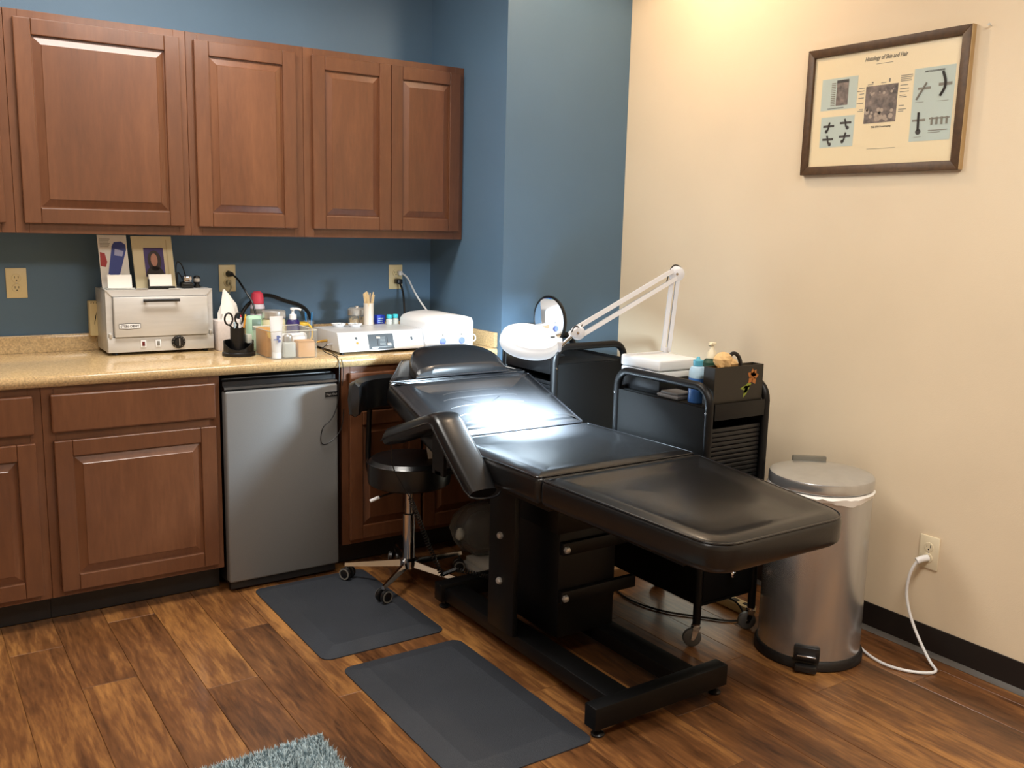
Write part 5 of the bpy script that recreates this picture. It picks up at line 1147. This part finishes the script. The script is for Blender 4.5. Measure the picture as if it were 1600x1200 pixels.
for k, (w, g) in enumerate(((0.045, 0), (0.045, 0.006), (0.040, 0.012), (0.042, 0.018), (0.030, 0.032), (0.034, 0.044), (0.034, 0.054), (0.022, 0.066), (0.028, 0.071), (0.020, 0.100), (0.030, 0.112), (0.020, 0.119))): pr(b, -2.106, -2.106 - w, 2.000 - g, 2.0025 - g, 1)
for k, (w, g) in enumerate(((0.022, 0), (0.030, 0.010), (0.018, 0.020), (0.022, 0.034), (0.028, 0.052), (0.016, 0.074), (0.022, 0.080))): pr(b, -1.963, -1.963 + w, 1.974 - g, 1.9765 - g, 1)
for k in range(13): pr(b, -1.84, -1.822, 1.925 + k * 0.0065, 1.928 + k * 0.0065, 2)
for q in ((-1.975, -1.998, 1.983, 1.985), (-2.03, -2.05, 1.985, 1.987), (-1.992, -1.998, 1.988, 1.993), (-2.06, -2.066, 1.986, 1.998)): pr(b, *q, 1)
pr(b, -2.004, -2.070, 2.0515, 2.053, 1); pr(b, -1.9921, -2.106, 1.7605, 1.7618, 1)
b.obj('caption_lines', M_INKG, fp)['kind'] = 'stuff'
text('title', 'Histology of Skin and Hair', 0.022, M_INK, fp, (xp - 0.0006, -2.040, 2.066), (0, -1, 0), (0, 0, 1), shear=0.28, width=0.168, depth=0.0003)
text('caption', 'THE SKIN Dorsal Survey', 0.009, M_INK, fp, (xp - 0.0006, -2.042, 1.8335), (0, -1, 0), (0, 0, 1), width=0.080, depth=0.0003)
text('panel_heading', 'HAIR FOLLICLE DISORDERS', 0.0085, M_INK, fp, (xp - 0.0012, -2.232, 2.001), (0, -1, 0), (0, 0, 1), width=0.072, depth=0.0003)
b = B(); b.quad((xp - 0.0035, yb + fw, za + fw), (xp - 0.0035, ya - fw, za + fw), (xp - 0.0035, ya - fw, zb_ - fw), (xp - 0.0035, yb + fw, zb_ - fw)); b.obj('glass', clear('picture_glass', (230, 230, 230), 0.06, 0.04), fp, False)
t = thing('wall_nail', 'small bare nail in the cream wall right of the chart', 'nail', (XR, -2.404, 2.12))
B().lathe([(0.002, 0), (0.002, 0.014), (0.0045, 0.014), (0.0045, 0.016), (0, 0.0165)], (XR - 0.0002, -2.404, 2.12), 10, (-1, -0.0, 0.2)).obj('head', M_SILVER, t)

# ------------------------------------------------------------------ under and behind the bed
t = thing('paper_stack', 'stack of white paper on the floor under the bed head', 'paper', (2.02, -0.92, 0))
B().box(1.99, 2.20, -1.03, -0.84, 0.0006, 0.026, 0.002).obj('lower_stack', mat('greyish_paper', (190, 186, 176), 0.8), t)
B().box(2.005, 2.21, -1.025, -0.85, 0.0262, 0.048, 0.002).obj('upper_stack', mat('greyish_paper', (190, 186, 176), 0.8), t)
t = thing('plastic_bag', 'translucent plastic bag of linens slumped under the bed head', 'bag', (2.03, -0.86, 0.0485))
bag = B(); rings = []; rr = random.Random(5)
for h, r in ((0.0490, 0.05), (0.065, 0.085), (0.11, 0.115), (0.17, 0.125), (0.22, 0.110), (0.26, 0.075), (0.275, 0.03)):
    rings.append([bag.bm.verts.new((2.10 - 0.10 * (h - 0.05) + r * 1.15 * (1 + 0.09 * math.sin(5 * a * 2 * PI / 26 + 9 * h) + 0.05 * math.sin(11 * a * 2 * PI / 26 + 20 * h)) * math.cos(2 * PI * a / 26), -0.85 + r * 0.85 * (1 + 0.08 * math.sin(4 * a)) * math.sin(2 * PI * a / 26), h + rr.uniform(-0.004, 0.004) * (h > 0.06))) for a in range(26)])
for r0, r1 in zip(rings, rings[1:]):
    for k in range(26): bag.bm.faces.new((r0[k], r0[(k + 1) % 26], r1[(k + 1) % 26], r1[k]))
bag.bm.faces.new(rings[0]); bag.bm.faces.new(rings[-1]); bag.obj('bag_skin', M_BAG, t)
b = B(); b.ball((1.952, -0.885, 0.165), 0.024, 10, 0.9, 0.8, 1.1, 0.12, 3); b.obj('knot', mat('bag_knot', (186, 184, 172), 0.6), t)
B().ball((2.09, -0.85, 0.150), 0.085, 16, 1.1, 0.85, 1.0, 0.05, 6).obj('contents', mat('grey_linen', (74, 72, 70), 0.9), t)
t = thing('foot_switch', 'flat black foot switch on the floor beside the paper stack', 'pedal', (1.90, -1.09, 0))
b = B(); b.box(1.865, 1.935, -1.135, -1.06, 0.0006, 0.020, 0.004); b.obj('plate', M_BLACKP, t); B().box(1.870, 1.890, -1.128, -1.10, 0.0202, 0.024, 0.001).obj('label_patch', M_GREY, t)
t = thing('cardboard_box', 'small kraft cardboard box on the floor between the two carts', 'box', (2.42, -1.27, 0))
B().box(2.36, 2.52, -1.34, -1.20, 0.0006, 0.062, 0.002).obj('carton', M_CARD, t)
B().box(2.362, 2.518, -1.338, -1.202, 0.0622, 0.064).obj('flap', M_CARD, t)
t = thing('power_strip', 'beige power strip on the floor under the near cart', 'power strip', (2.70, -1.72, 0))
B().box(2.655, 2.705, -1.86, -1.62, 0.0006, 0.036, 0.005).obj('housing', M_IVORY, t)
b = B()
for k in range(4): b.box(2.672, 2.690, -1.845 + k * 0.055, -1.815 + k * 0.055, 0.0362, 0.038)
b.obj('socket', M_HOLE, t)
cord('power_cable', 'black cord looped on the floor under the near cart', [(2.40, -1.36, 0.005), (2.36, -1.50, 0.005), (2.40, -1.66, 0.005), (2.50, -1.78, 0.005), (2.56, -1.86, 0.005), (2.63, -1.88, 0.005), (2.665, -1.80, 0.04), (2.66, -1.72, 0.041)], 0.004, M_BLACKP, 3)

# ------------------------------------------------------------------ shag rug corner at the bottom edge
rg = thing('shag_rug', 'fluffy blue-grey shag rug, only its corner in view', 'rug', (0.70, -2.2, 0))
rx0, rx1, ry0, ry1 = 0.40, 0.935, -2.75, -1.83
B().box(rx0, rx1, ry0, ry1, 0.0006, 0.010, 0.004).obj('backing', M_RUG, rg)
b = B(); rr = random.Random(21); vs = []; fs = []
for k in range(17000):
    x = rr.uniform(rx0, rx1); y = ry1 - (ry1 - ry0) * (rr.random() ** 1.6); h = rr.uniform(0.012, 0.026); a = rr.uniform(0, 2 * PI); l = rr.uniform(0.004, 0.014); w = 0.0016
    ca, sa = math.cos(a), math.sin(a); i = len(vs)
    vs += [(x - w * sa, y + w * ca, 0.009), (x + w * sa, y - w * ca, 0.009), (x + l * ca * 0.5 + w * sa, y + l * sa * 0.5 - w * ca, 0.009 + h * 0.7), (x + l * ca, y + l * sa, 0.009 + h), (x + l * ca * 0.5 - w * sa, y + l * sa * 0.5 + w * ca, 0.009 + h * 0.7)]
    fs += [(i, i + 1, i + 2, i + 4), (i + 4, i + 2, i + 3)]
b.bm.free(); me = bpy.data.meshes.new('pile'); off = world_loc(rg); me.from_pydata([tuple(Vector(v) - off) for v in vs], [], fs); me.materials.append(M_RUG)
o_ = bpy.data.objects.new('pile', me); COL.objects.link(o_); o_.parent = rg; o_['kind'] = 'stuff'
